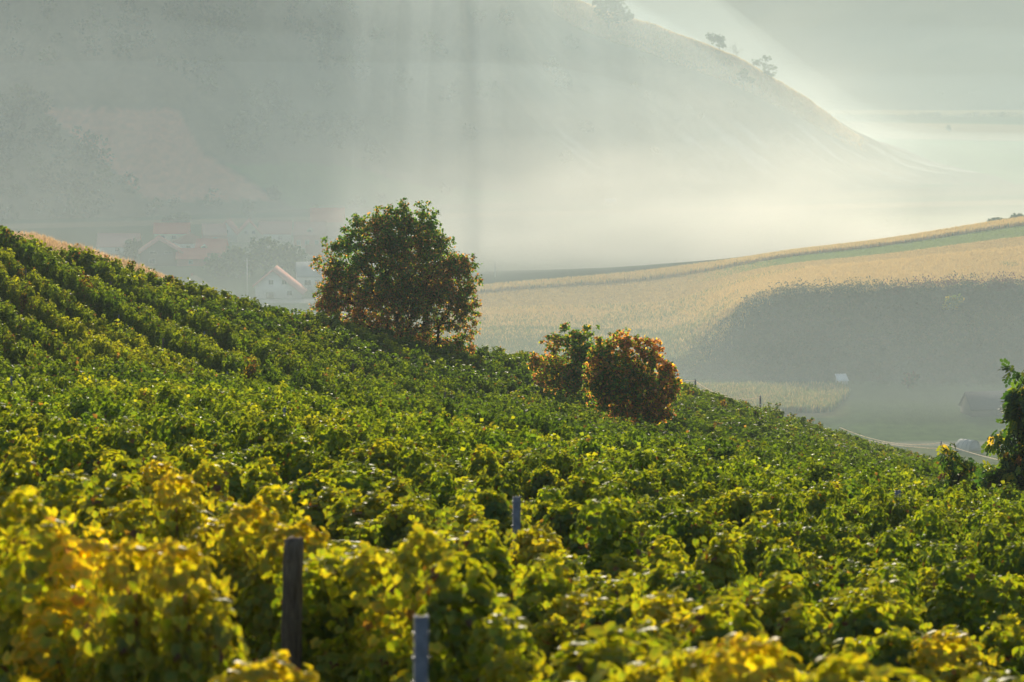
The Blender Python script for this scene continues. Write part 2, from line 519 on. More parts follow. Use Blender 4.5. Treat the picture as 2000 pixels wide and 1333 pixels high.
# ------------------------------------------------------------------ air: thin haze everywhere, mist lying in the valley
def lens(name, mat, xs, ys, top, bot):
    """closed volume between two height functions"""
    X, Y = np.meshgrid(xs, ys)
    T, B = top(X, Y), bot(X, Y)
    nx, ny = len(xs), len(ys)
    V = np.concatenate([np.stack([X, Y, T], -1).reshape(-1, 3), np.stack([X, Y, B], -1).reshape(-1, 3)])
    I = np.arange(nx * ny).reshape(ny, nx); J = I + nx * ny
    q = lambda A: np.stack([A[:-1, :-1], A[:-1, 1:], A[1:, 1:], A[1:, :-1]], -1).reshape(-1, 4)
    F = [q(I), q(J)[:, ::-1]]
    for (a, b) in ((I[0], J[0]), (I[-1][::-1], J[-1][::-1]), (I[:, 0][::-1], J[:, 0][::-1]), (I[:, -1], J[:, -1])):
        F.append(np.stack([b[:-1], b[1:], a[1:], a[:-1]], -1))
    return obj(name, mesh_data(name, V, np.concatenate(F), mat))

m_haze = mat_volume("haze", 0.00012, (0.8, 0.95, 1.0), 0.15)
o = MB().box(-2600, 2600, -150, 4600, FLOOR - 25, CZ + 330).build("haze", m_haze)
tag(o, kind="stuff")

m_mist = mat_volume("mist", 0.00013, (0.75, 0.93, 1.0), 0.2)
for k, (hh, y0) in enumerate(((30, 470), (58, 450), (92, 430), (160, 410))):
    def mist_top(X, Y):
        return FLOOR + hh * sstep(y0, y0 + 380, Y) + 0.32 * hh * fbm(X * 0.006 + 7 * k, Y * 0.003, 3) * sstep(y0, y0 + 380, Y) - hh * .9 * sstep(2200, 2900, Y) + 0.5
    o = lens("mist", m_mist, np.linspace(-1500, 1600, 60), np.linspace(y0, 4300 + 20 * k, 60), mist_top, lambda X, Y: X * 0 + FLOOR - 12 - 2 * k)
    tag(o, kind="stuff")
m_hm = mat_volume("hillside_mist", 0.00062, (0.80, 0.94, 0.98), 0.3)
for k, (hh, y0, y1) in enumerate(((150, 1450, 1600), (110, 1440, 1580), (60, 1440, 1560))):
    def hm_top(X, Y):
        c = 1000 + 7460 * X / Y
        return FLOOR - 1 + hh * sstep(y0, y1, Y) * (1 + .15 * fbm(X * .006 + k, Y * .004, 2)) * (1 - sstep(1880, 2200, Y)) * (1 - .9 * sstep(900, 1900, c))
    o = lens("hillside_mist", m_hm, np.linspace(-900, 900, 60), np.linspace(y0, 2260 + 10 * k, 70), hm_top, lambda X, Y: X * 0 + FLOOR - 20 - 2 * k)
    tag(o, kind="stuff")
def soft_bank(px, d, sx, sy, h, dens, color=(0.97, 0.96, 0.92), g=.36, top=None):
    """low mist: density thins out upwards and sideways, torn by noise"""
    m, n, out = nodes("ground_mist")
    tc = N(n, "ShaderNodeTexCoord")
    no = N(n, "ShaderNodeTexNoise"); no.inputs["Scale"].default_value = .016; no.inputs["Detail"].default_value = 3
    mp = N(n, "ShaderNodeMapping"); mp.inputs["Scale"].default_value = (1, .7, 4.0)
    n.links.new(tc.outputs["Object"], mp.inputs[0]); n.links.new(mp.outputs[0], no.inputs[0])
    sc_ = N(n, "ShaderNodeVectorMath", operation='MULTIPLY'); sc_.inputs[1].default_value = (1 / sx, 1 / sy, 0)
    n.links.new(tc.outputs["Object"], sc_.inputs[0])
    dt = N(n, "ShaderNodeVectorMath", operation='DOT_PRODUCT'); n.links.new(sc_.outputs[0], dt.inputs[0]); n.links.new(sc_.outputs[0], dt.inputs[1])
    sp = N(n, "ShaderNodeSeparateXYZ"); n.links.new(tc.outputs["Object"], sp.inputs[0])
    zz = N(n, "ShaderNodeMath", operation='MULTIPLY'); zz.inputs[1].default_value = 1 / h; n.links.new(sp.outputs[2], zz.inputs[0])
    ad = N(n, "ShaderNodeMath", operation='ADD'); n.links.new(dt.outputs["Value"], ad.inputs[0]); n.links.new(zz.outputs[0], ad.inputs[1])
    ng = N(n, "ShaderNodeMath", operation='MULTIPLY'); ng.inputs[1].default_value = -1; n.links.new(ad.outputs[0], ng.inputs[0])
    ex = N(n, "ShaderNodeMath", operation='EXPONENT'); n.links.new(ng.outputs[0], ex.inputs[0])
    mr = N(n, "ShaderNodeMapRange"); mr.inputs[1].default_value = .3; mr.inputs[2].default_value = .7; mr.inputs[3].default_value = .35; mr.inputs[4].default_value = 1.65
    n.links.new(no.outputs[0], mr.inputs[0])
    mu = N(n, "ShaderNodeMath", operation='MULTIPLY'); n.links.new(ex.outputs[0], mu.inputs[0]); n.links.new(mr.outputs[0], mu.inputs[1])
    md = N(n, "ShaderNodeMath", operation='MULTIPLY'); md.inputs[1].default_value = dens; n.links.new(mu.outputs[0], md.inputs[0])
    v = N(n, "ShaderNodeVolumePrincipled"); v.inputs["Color"].default_value = (*color, 1); v.inputs["Anisotropy"].default_value = g
    n.links.new(md.outputs[0], v.inputs["Density"]); n.links.new(v.outputs[0], out.inputs["Volume"])
    x = (px - 1000) / 7460 * d
    o = MB().box(-2.4 * sx, 2.4 * sx, -2.4 * sy, 2.4 * sy, -6, top or 4.6 * h).build("ground_mist", m)
    o.location = (x, d, FLOOR)
    tag(o, kind="stuff")
soft_bank(1360, 1350, 105, 90, 15, .028, (1.0, .97, .90))
soft_bank(960, 1345, 60, 80, 9, .007)
soft_bank(330, 1120, 60, 60, 6, .002)
soft_bank(40, 640, 34, 90, 34, .0022, (0.98, 0.93, 0.86))
soft_bank(1480, 2040, 52, 110, 22, .006)
soft_bank(1700, 1000, 100, 50, 13, .0035, (.88, .95, .95), .15)
soft_bank(1850, 950, 95, 70, 9, .005, (.88, .95, .95), .15)

# ------------------------------------------------------------------ foliage tools
def proj(X, Y, Z):
    q = (Z - CZ) / Y                       # level elevation -> pitched picture row
    return 1000 + FOC * (X / Y) / (CP - q * SP), 666.5 - FOC * (q * CP + SP) / (CP - q * SP)

def nrm(v):
    return v / (np.linalg.norm(v, axis=-1, keepdims=True) + 1e-9)

VL = np.array([(0, .06, 0), (-.27, -.12, .02), (-.50, .08, -.07), (-.47, .33, .0), (-.53, .58, -.10), (-.30, .72, .0), (0, .96, -.16),
               (.30, .72, .0), (.53, .58, -.10), (.47, .33, .0), (.50, .08, -.07), (.27, -.12, .02), (0, .34, .06)])
VLF = np.array([(12, i, (i + 1) % 12) for i in range(12)])
QL = np.array([(0, 0, 0), (-.46, .45, .12), (0, 1, -.08), (.46, .45, .12)])
QLF = np.array([(0, 3, 2), (0, 2, 1)])
EL = np.array([(0, 0, 0), (-.25, .35, .05), (-.22, .7, .02), (0, 1, -.1), (.22, .7, .02), (.25, .35, .05)])
ELF = np.array([(0, 5, 2), (0, 2, 1), (5, 4, 2), (4, 3, 2)])
def compound():
    V, F = [], []
    for k, (t, sd) in enumerate([(.2, -1), (.2, 1), (.5, -1), (.5, 1), (.78, -1), (.78, 1), (1, 0)]):
        a = sd * 1.05
        d = np.array([math.sin(a), math.cos(a) if sd else 1.0, -.15]); d /= np.linalg.norm(d)
        sde = np.cross(d, [0, 0, 1]); n = np.cross(sde, d)
        L = .5 + .1 * t
        for p in EL: V.append(np.array([0, t, -.25 * t * t]) + L * (p[0] * sde * 1.25 + p[1] * d + p[2] * n))
        F += [[i + 6 * k for i in f] for f in ELF]
    return np.array(V), np.array(F)
CL, CLF = compound()

def leafset(P, along, normal, size, col, T=QL, TF=QLF, colvar=0.0):
    """leaf blades: template T placed at P, pointing along, facing normal"""
    a = nrm(along); n = normal - (normal * a).sum(-1, keepdims=True) * a; n = nrm(n); sd = np.cross(a, n)
    size = np.broadcast_to(size, (len(P),))
    V = P[:, None] + size[:, None, None] * (T[None, :, 0:1] * sd[:, None] + T[None, :, 1:2] * a[:, None] + T[None, :, 2:3] * n[:, None])
    k = len(T)
    F = (TF[None] + (np.arange(len(P)) * k)[:, None, None]).reshape(-1, TF.shape[1])
    C = np.repeat(col, k, axis=0)
    return V.reshape(-1, 3), F, C

def rdir(r, n):
    v = r.normal(size=(n, 3)); return nrm(v)

GREEN = np.array([(.030, .080, .014), (.045, .105, .016), (.065, .125, .018), (.022, .060, .014)])
YGREEN = np.array([(.13, .19, .018), (.18, .22, .02), (.10, .165, .018)])
YELLOW = np.array([(.42, .34, .025), (.50, .36, .03), (.32, .30, .025)])
RUST = np.array([(.27, .15, .06), (.20, .11, .045), (.15, .07, .035)])
RAMPX = np.array([0, .3, .52, .72, .88, 1.0])
RAMPC = np.array([(.028, .066, .013), (.072, .125, .015), (.145, .19, .017), (.26, .26, .02), (.42, .34, .026), (.48, .26, .03)])
def ripe(r, y, rust=0.012):
    """leaf colours along the autumn ramp, with a few dried leaves"""
    y = np.clip(y, 0, .84) + .12 * np.clip(y - .84, 0, 1)
    c = np.stack([np.interp(y, RAMPX, RAMPC[:, k]) for k in range(3)], 1)
    k = r.random(len(y)) < rust * (.4 + 2.2 * y)
    c[k] = RUST[r.integers(0, 3, k.sum())] * .8
    return 1.6 * c * r.uniform(.82, 1.18, (len(y), 1))
def palette(r, n, w):
    """w: probabilities of green, yellow-green, yellow, rust"""
    w = np.asarray(w, float)
    if w.ndim == 1: w = np.tile(w, (n, 1))
    cw = np.cumsum(w, 1); cw /= cw[:, -1:]
    k = (r.random(n)[:, None] > cw).sum(1)
    A = np.stack([GREEN[r.integers(0, 4, n)], YGREEN[r.integers(0, 3, n)], YELLOW[r.integers(0, 3, n)], RUST[r.integers(0, 3, n)]])
    c = A[np.clip(k, 0, 3), np.arange(n)]
    return c * r.uniform(.75, 1.25, (n, 1))

m_vleaf = mat_leaf("vine_leaves", 0.58, (1.5, 1.38, 0.4), 0.028, 0.12)
m_bark = mat_rough("vine_bark", (0.035, 0.024, 0.016), (0.10, 0.075, 0.05), 18, bump=0.8, spec=0, mscale=0.01, stretch=(1, 1, .25))
m_cane = mat_rough("cane", (0.09, 0.05, 0.025), (0.20, 0.12, 0.05), 12, bump=0.2, spec=0)

def vine_shoots(r, nshoot, nleaf, step):
    """a trained grapevine in local space, row along X: shoot polylines, leaf seats and a ripeness offset per leaf"""
    shoots, P, A, Nn, Q = [], [], [], [], []
    def put(q, a, n_, o): P.append(q); A.append(a); Nn.append(n_); Q.append(o)
    # leafy heads
    heads = []
    for i in range(r.integers(5, 8)):
        z = r.uniform(.75, 1.75) if i > 1 else r.uniform(1.5, 1.95)
        heads.append((np.array([r.uniform(-.42, .42), r.normal(0, .13), z]), np.array([r.uniform(.17, .30), r.uniform(.18, .28), r.uniform(.28, .48)]), r.normal(0, .07)))
    heads.append((np.array([0, 0, .85]), np.array([.55, .24, .42]), -.06))
    vol = np.array([np.prod(h[1]) ** .66 for h in heads])
    k = r.choice(len(heads), nleaf, p=vol / vol.sum())
    u = rdir(r, nleaf); u[:, 2] = np.where(u[:, 2] < -.3, -u[:, 2], u[:, 2])
    rad = r.uniform(.78, 1.06, nleaf) * (1 + .12 * np.sin(u[:, 0] * 7 + k) * np.sin(u[:, 2] * 6))
    for j in range(nleaf):
        c0, R_, q0 = heads[k[j]]
        n_ = nrm(u[j] / R_ * .3)
        q = c0 + u[j] * R_ * rad[j]
        if q[2] < .25: continue
        down = np.array([0, 0, -1.0]) - n_ * (-n_[2])
        out = nrm(n_ + np.array([0, 0, .35]))
        put(q, down + r.normal(0, .28, 3) + n_ * .25, out + r.normal(0, .27, 3), q0 + .10 * n_[2] + r.normal(0, .04))
    # long shoots breaking out of the mass
    for i in range(nshoot):
        x0 = r.uniform(-.5, .5); y0 = r.uniform(-.05, .05)
        h = r.uniform(1.05, 1.6)
        out = np.array([r.normal(0, .22), (1 if r.random() < .5 else -1) * r.uniform(.02, .4), 0])
        droop = r.uniform(0, 1.0) ** 1.3
        qs = r.normal(.04, .06)
        pts = []
        for t in np.linspace(0, 1, 9):
            z = .62 + h * (t - droop * .7 * max(0, t - .5) ** 1.4 * 2.0)
            pts.append((x0 + out[0] * t + .03 * r.normal(), y0 + out[1] * (t ** 1.5) + .02 * r.normal(), z))
        pts = np.array(pts); shoots.append(pts)
        for t in np.arange(.45, 1.0, step / h):
            f = np.clip(t, 0, .999) * 8; kk = int(f); p = pts[kk] + (pts[kk + 1] - pts[kk]) * (f - kk)
            sd = rdir(r, 1)[0]; sd[2] = abs(sd[2]) * .3; sd /= np.linalg.norm(sd)
            put(p + sd * r.uniform(.03, .09) * (1.25 - .6 * t), np.array([sd[0] * .5, sd[1] * .5, -.7]) + r.normal(0, .25, 3), np.array([sd[0] * .7, sd[1] * .7, .6]) + r.normal(0, .3, 3), qs + .08 * (t - .5) + r.normal(0, .04))
    return shoots, np.array(P), np.array(A), np.array(Nn), np.array(Q)

ROWD = nrm(np.array([1.0, -3.2])); ROWN = np.array([-ROWD[1], ROWD[0]])     # along the rows / across them
ROWA = math.atan2(ROWD[1], ROWD[0])
RSP, VSP = 2.6, 1.05

# every plant position inside the pictured wedge (with a margin)
pts = []
for k in range(-190, 120):
    o0 = ROWN * k * RSP
    s_ = np.arange(-460, 460, VSP) + (k % 7) * .3
    pts.append(np.stack([o0[0] + ROWD[0] * s_, o0[1] + ROWD[1] * s_, np.full(len(s_), k)], 1))
pts = np.concatenate(pts)
pts[:, :2] += rng.normal(0, .07, (len(pts), 2))
c_ = 1000 + 7460 * pts[:, 0] / np.maximum(pts[:, 1], 1)
ds_ = pchip(np.clip(c_, -2500, 4500), VCOL, DSIL)
marg = 1.6 / np.maximum(pts[:, 1], 1) * 7500
keep = (pts[:, 1] > 12.5) & (pts[:, 1] < ds_ + 3.5) & (c_ > -60 - marg) & (c_ < 2060 + marg)
keep &= rng.random(len(pts)) > .035
pts = pts[keep]; c_ = c_[keep]; ds_ = ds_[keep]
top_ = vine_top(pts[:, 0], pts[:, 1])
ppx, ppy = proj(pts[:, 0], pts[:, 1], top_ + .1)
# drop plants that the nearer crest hides completely
order = np.argsort(pts[:, 1])
best = np.full(120, 9999.0)
vis = np.ones(len(pts), bool)
for i in order:
    b = int(np.clip((ppx[i] + 200) / 20, 0, 119))
    y = ppy[i]
    if y > best[b] + 45 * min(1, 120 / pts[i, 1]) + 6: vis[i] = False
    if y < best[b]:
        best[b] = y
pts, c_, ds_, top_, ppx, ppy = (a[vis] for a in (pts, c_, ds_, top_, ppx, ppy))
# gaps where posts stand bare
gap = np.zeros(len(pts), bool)
for gx, gd0, gd1, hw in ((558, 17, 30.6, 48), (818, 11, 21.8, 135), (1006, 43.6, 44.6, 14), (411, 70, 73.5, 18), (1074, 95, 99, 16), (1752, 86, 89, 16), (1245, 184, 197, 80), (1172, 190, 200, 30)):
    gap |= (np.abs(ppx - gx) < hw) & (pts[:, 1] > gd0) & (pts[:, 1] < gd1)
pts, c_, ds_, top_, ppx, ppy = (a[~gap] for a in (pts, c_, ds_, top_, ppx, ppy))
order = np.argsort(pts[:, 1])
inview = [i for i in order if -60 < ppx[i] < 2060]
near_ids = inview[:300]
near_set = set(near_ids)
DN = pts[near_ids[-1], 1]

def yellowness(X, Y, px, py):
    """share of autumn leaves: most in the near, lower-left rows, plus painted lit patches further off"""
    a = sstep(70, 22, Y) if False else 1 - sstep(18, 75, Y)
    a = a * (1.0 - .45 * np.clip((px - 500) / 1300, 0, 1))
    b = .5 + .5 * fbm(X * .11 + 40, Y * .035, 3)
    c = np.clip((fbm(X * .09 + 7, Y * .028 + 3, 2) - .0) * 3, 0, 1) * sstep(130, 160, Y) * (1 - sstep(240, 300, Y)) * (1 - sstep(700, 1100, px))  # yellow-green patches paint sunlight on the far-left middle rows
    return np.clip(.10 + .62 * a + .30 * (b - .4) + .45 * c, 0, 1)

def weights(y):
    y = np.asarray(y, float)
    return np.stack([(1 - y) ** 1.5 * 1.15, .22 + .75 * y, .04 + 0.9 * y ** 2.2, .012 + .10 * y ** 2.5], -1)

ROWH = np.random.default_rng(4).normal(0, .06, 97)
# near prototypes: three autumn stages, five shapes each
PROTO = []
for lev in range(4):
    for j in range(4):
        r = np.random.default_rng(100 + 10 * lev + j)
        sh, P, A, Nn, Q = vine_shoots(r, 17, 1300, .045)
        n = len(P)
        cl = ripe(r, (.27, .40, .52, .63)[lev] + .16 * (P[:, 2] - 1.2) + Q)
        V, F, C = [], [], []; vo = 0
        for q in range(3):                      # three leaf habits: cupped, folded along the midrib, curled at the tip
            T = VL.copy()
            if q == 1: T[:, 2] += .55 * np.abs(T[:, 0]) - .1; T[:, 0] *= .85
            if q == 2: T[:, 2] -= .5 * T[:, 1] ** 2; T[:, 1] *= .9; T[:, 2] += .2 * T[:, 0]
            m_ = np.arange(n) % 3 == q
            v, f, c_l = leafset(P[m_], A[m_], Nn[m_], r.uniform(.05, .105, m_.sum()), cl[m_], T, VLF)
            w8 = np.ones((13, 3)) * (1.12, 1.02, .85); w8[12] = (.72, .92, .9); w8[0] = (.8, .95, .9); w8[[4, 6, 8]] = (1.3, 1.0, .8)
            c_l = c_l * np.tile(w8, (m_.sum(), 1))
            V.append(v); F.append(f + vo); C.append(c_l); vo += len(v)
        V, F, C = np.concatenate(V), np.concatenate(F), np.concatenate(C)
        me_l = mesh_data("leaves", V, F, m_vleaf, cols=C)
        b = MB(); x = r.uniform(-.1, .1)
        zz = np.linspace(-.25, .72, 7)
        b.tube(np.stack([x * np.sin(zz * 4), .04 * np.cos(zz * 5), zz], 1), np.linspace(.042, .028, 7), 7)
        for sg in (-1, 1):
            b.tube([(x * .2, 0, .68), (sg * .2, .01, .74), (sg * .52, 0, .73)], [.026, .02, .013], 5)
        me_t = mesh_data("trunk", np.concatenate(b.V), [np.array(v) for v in b.F.values()], m_bark, smooth=False)
        b = MB()
        for p in sh: b.tube(p[::2], np.linspace(.0065, .003, len(p[::2])), 3, cap=False)
        me_c = mesh_data("canes", np.concatenate(b.V), [np.array(v) for v in b.F.values()], m_cane)
        PROTO.append((me_l, me_t, me_c))
VLAB = ["dark green leafy grapevine with few yellow leaves in the middle rows", "green grapevine just starting to yellow in the foreground rows",
        "yellow green grapevine in the blurred foreground rows", "mostly yellow grapevine with orange leaves at the blurred bottom of the slope"]
VGRP = ["dark green grapevines", "green grapevines starting to yellow", "yellow green grapevines", "mostly yellow grapevines"]
for i in near_ids:
    X, Y, k = pts[i]
    yv = float(yellowness(X, Y, ppx[i], ppy[i])) + rng.normal(0, .09)
    lev = int(np.clip(yv * 4, 0, 3))
    ml, mt, mc = PROTO[lev * 4 + rng.integers(0, 4)]
    e = empty("grape_vine", (X, Y, top_[i] - 2.2), ROWA + (math.pi if rng.random() < .5 else 0) + rng.normal(0, .06))
    sc = rng.uniform(.9, 1.12) * (1.08 if Y < 60 else 1); e.scale = (sc * rng.uniform(.85, 1.0), sc * rng.uniform(.9, 1.15), rng.uniform(.78, 1.03) + .5 * ROWH[int(k) % 97])
    tag(e, VLAB[lev], "grapevine", VGRP[lev])
    obj("trunk", mt, e); obj("canes", mc, e); obj("leaves", ml, e)

# the remaining rows, one mass
ROWQ = np.clip(np.random.default_rng(5).normal(0, .06, 97), -.09, .06)
rest = np.array([i for i in range(len(pts)) if i not in near_set])
LOD = []
for j in range(14):
    r = np.random.default_rng(300 + j)
    L = []
    for (ns, nl, st) in ((8, 620, .09), (6, 330, .13), (4, 200, .2)):
        L.append(vine_shoots(r, ns, nl, st)[1:])
    LOD.append(L)
VV, FF, CC, off = [], [], [], 0
for i in rest:
    X, Y, k = pts[i]
    lo = 0 if Y < 115 else (1 if Y < 215 else 2)
    P, A, Nn, Q = LOD[rng.integers(0, 14)][lo]
    n = len(P)
    sub = slice(None)
    sx, sy, sz = rng.uniform(.95, 1.12), rng.uniform(.75, 1.0), rng.uniform(.88, 1.08) * (1 + ROWH[int(k) % 97]) + .10 * float(fbm(np.float64(X * .5), np.float64(Y * .16), 2))
    th = ROWA + (math.pi if rng.random() < .5 else 0); ca, sa = math.cos(th), math.sin(th)
    R = np.array([[ca, sa, 0], [-sa, ca, 0], [0, 0, 1]])
    if Y < 125: sx *= .93; sy *= 1.1; sz *= rng.uniform(.84, .98)
    p = (P * (sx, sy, sz)) @ R + (X, Y, top_[i] - 2.2 + .4 * float(sstep(115, 180, Y)))
    yv = float(yellowness(X, Y, ppx[i], ppy[i])) + rng.normal(0, .07)
    cl = (1.0 if Y < 125 else .82) * ripe(rng, (.22 if Y < 125 else .09) + ROWQ[int(k) % 97] + (.55 if Y < 125 else .42) * yv + .14 * (P[:, 2] - 1.2) + Q) * rng.uniform(.82, 1.15)
    if Y > 150 and rng.random() < .02: cl = palette(rng, n, [.2, .3, .2, .5]) * .8
    V, F, C = leafset(p, A @ R, Nn @ R, rng.uniform((.08, .12, .17)[lo], (.15, .20, .27)[lo], n), cl)
    VV.append(V); FF.append(F + off); CC.append(C); off += len(V)
o = obj("distant_vines", mesh_data("distant_vines", np.concatenate(VV), np.concatenate(FF), m_vleaf, cols=np.concatenate(CC)))
tag(o, kind="stuff")
print("VINES near", len(near_ids), "to", DN, "rest", len(rest), "leaf verts", off)
del VV, FF, CC

# ------------------------------------------------------------------ trellis posts and wires
m_wood = mat_rough("weathered_wood", (0.075, 0.060, 0.05), (0.30, 0.25, 0.20), 9, bump=1.0, spec=0, mscale=0.02, stretch=(3, 3, .35))
m_galv = mat_rough("galvanised_steel", (0.13, 0.145, 0.175), (0.24, 0.26, 0.30), 14, rough=.55, bump=0.15, spec=0.5)
m_wire = mat_rough("wire", (0.14, 0.12, 0.09), (0.30, 0.26, 0.19), 8, rough=.6, bump=0, spec=.12)

def wood_post(x, y, ztop, h, rad, lean=(0, 0), knots=True, name="vine_post"):
    r = np.random.default_rng(int(abs(x * 97 + y * 13)))
    e = empty(name, (x, y, ztop - h), 0)
    b = MB(); k = 14; m = 22
    V = []
    ph = r.uniform(0, 6)
    for i, t in enumerate(np.linspace(0, 1, m)):
        for j in range(k):
            a = j * 2 * math.pi / k
            rr = rad * (1.06 - .1 * t) * (1 + .06 * math.sin(a * 2 + ph) + .05 * math.sin(a * 5 + t * 6) + .035 * r.normal())
            V.append((rr * math.cos(a) + lean[0] * t + .012 * math.sin(t * 5), rr * math.sin(a) + lean[1] * t, t * h + (.012 * r.normal() if i == m - 1 else 0)))
    F = [(i * k + j, i * k + (j + 1) % k, (i + 1) * k + (j + 1) % k, (i + 1) * k + j) for i in range(m - 1) for j in range(k)]
    V.append((lean[0], lean[1], h + .004)); c0 = len(V) - 1
    F += [((m - 1) * k + j, (m - 1) * k + (j + 1) % k, c0) for j in range(k)]
    b.add(V, F)
    b.build("shaft", m_wood, e)
    if knots:
        for t in (.93, .55, .33):
            a = r.uniform(-2.4, -.8)
            q = MB(); c = np.array([lean[0] * t + rad * .96 * math.cos(a), lean[1] * t + rad * .96 * math.sin(a), t * h])
            nv = np.array([math.cos(a), math.sin(a), 0.1])
            q.tube([c - nv * .02, c + nv * .012, c + nv * .026], [.03, .024, .011], 8)
            q.build("knot", m_wood, e)
        q = MB()
        an = np.linspace(0, 2 * math.pi, 17)
        for t in (.72,):
            q.tube(np.stack([lean[0] * t + rad * 1.1 * np.cos(an), lean[1] * t + rad * 1.1 * np.sin(an), t * h + .01 * np.sin(an)], 1), .004, 5)
        q.build("wire_tie", m_wire, e)
    return e

def metal_post(x, y, ztop, h, w_=.075, rz=0.0, lean=(0, 0), detail=True):
    e = empty("vine_post", (x, y, ztop - h), rz)
    t = .004; d = w_ * .62
    prof = [(-w_/2, -d/2), (w_/2, -d/2), (w_/2, d/2), (w_/2 - .018, d/2), (w_/2 - .018, d/2 - t), (w_/2 - t, d/2 - t), (w_/2 - t, -d/2 + t),
            (-w_/2 + t, -d/2 + t), (-w_/2 + t, d/2 - t), (-w_/2 + .018, d/2 - t), (-w_/2 + .018, d/2), (-w_/2, d/2)]
    b = MB(); n = len(prof)
    V = [(p[0] + lean[0] * s, p[1] + lean[1] * s, s * h) for s in (0, 1) for p in prof]
    F = [(i, (i + 1) % n, n + (i + 1) % n, n + i) for i in range(n)] + [tuple(range(n))[::-1], tuple(range(n, 2 * n))]
    b.add(V, F)
    b.build("channel", m_galv, e)
    if detail:
        for s in np.arange(.12, h - .05, .14):
            q = MB(); z = s; l = s / h
            for sg in (-1, 1):
                X0 = sg * (w_ / 2 + .002) + lean[0] * l
                q.box(min(X0, X0 + sg * .009), max(X0, X0 + sg * .004), -.006 + lean[1] * l, .012 + lean[1] * l, z, z + .022)
            q.build("wire_hook", m_galv, e)
    return e

def dist_for(px, py, off=0.15, dmin=12, dmax=None):
    ds = np.arange(dmin, dmax or (pchip(np.array([px], float), VCOL, DSIL)[0] + 1), .5)
    X = (px - 1000) / 7460 * ds
    _, y = proj(X, ds, vine_top(X, ds) + off)
    i = np.argmax(y <= py) if (y <= py).any() else int(np.argmin(y))
    return ds[i]

p = W(553, 1052, 30.0)
tag(wood_post(p[0], p[1], p[2], 2.3, .078, (.1, 0)), "thick weathered wooden post with knots standing in the foreground vines", "post")
p = W(813, 1203, 21.5)
tag(metal_post(p[0], p[1], p[2], 2.2, .078, .15, (.03, 0)), "bluish galvanised metal post at the bottom, nearest of the posts", "post")
for px, py, d, wd, lab in ((1006, 970, 44, .085, "grey metal post top between yellow green vines near the middle"),
                       (411, 828, 72, .13, "grey post top sticking out of green vines at left, above the wooden post"),
                       (1074, 868, 98, .13, "small grey post top just before the vineyard crest in the middle"),
                       (1752, 958, 88, .12, "grey post in dark vines at right below the sapling")):
    p = W(px, py, d)
    tag(metal_post(p[0], p[1], p[2], 2.3, wd, .2, (.02, 0)), lab, "post")
FARP = [(49, 523), (141, 539), (136, 565), (215, 547), (249, 667), (256, 706), (317, 657), (338, 687), (443, 717), (142, 699), (129, 664), (20, 722), (524, 711),
        (553, 780), (633, 754), (688, 707), (231, 607), (496, 607), (723, 667), (705, 745), (899, 705), (951, 771), (1172, 794), (1072, 758), (1104, 792),
        (969, 726), (981, 711), (868, 763), (1389, 818), (1474, 847), (1534, 856), (1595, 860), (1602, 898), (1649, 875), (1351, 850), (398, 640), (605, 690)]
for i, (px, py) in enumerate(FARP):
    d = dist_for(px, py + 4)
    p = W(px, py, d)
    zt = max(p[2], float(vine_top(p[0], d)) + .12)
    if i % 3 == 0:
        e = wood_post(p[0], p[1], zt - .1, 2.2, .05, (.05, 0), knots=False)
        tag(e, "thin dark wooden post among the vines of the far slope", "post", "wooden posts on the far vineyard slope")
    else:
        e = metal_post(p[0], p[1], zt - .2, 2.2, .06, .3, (.03, 0), detail=False)
        tag(e, "thin grey metal post among the vines of the far slope", "post", "metal posts on the far vineyard slope")

# wires strung along the near rows
kmin, kmax = int(pts[near_ids, 2].min()), int(pts[near_ids, 2].max())
for k in range(kmin, kmax + 1):
    sel = pts[:, 2] == k
    P0 = pts[sel]
    if len(P0) < 4: continue
    s0 = (P0[:, :2] @ ROWD)
    ys = P0[:, 1]
    s0 = s0[(ys < 110)]
    if len(s0) < 4: continue
    sv = np.arange(s0.min() - 1, s0.max() + 1, 1.6)
    o0 = ROWN * k * RSP
    XY = o0[None] + ROWD[None] * sv[:, None]
    tz = vine_top(XY[:, 0], XY[:, 1])
    b = MB()
    for (sd, dz) in ((-.05, -.72), (.05, -.69)):
        sag = .015 * np.sin(sv * 1.1)
        Q = np.stack([XY[:, 0] + ROWN[0] * sd, XY[:, 1] + ROWN[1] * sd, tz + dz + sag], 1)
        b.tube(Q, .003, 4, cap=False)
    o = b.build("trellis_wire", m_wire)
    tag(o, "thin shiny wires strung through a row of vines in the foreground", "wire", "trellis wires along the foreground rows")

# ------------------------------------------------------------------ trees
def grow(A, root, w_path=0.35):
    """connect attractor points to a root: each joins the tree where reach + path back is shortest"""
    n = len(A); P = np.vstack([root[None], A]); par = np.zeros(n + 1, int); path = np.zeros(n + 1)
    done = np.zeros(n + 1, bool); done[0] = True
    dr = np.linalg.norm(P - P[0], axis=1)
    cost = dr.copy(); src = np.zeros(n + 1, int); plen = dr.copy()
    cost[0] = np.inf
    for _ in range(n):
        i = int(np.argmin(np.where(done, np.inf, cost)))
        done[i] = True; par[i] = src[i]; path[i] = path[src[i]] + np.linalg.norm(P[i] - P[src[i]])
        d = np.linalg.norm(P - P[i], axis=1)
        c = d + w_path * path[i]
        better = (~done) & (c < cost)
        cost[better] = c[better]; src[better] = i
    return P, par

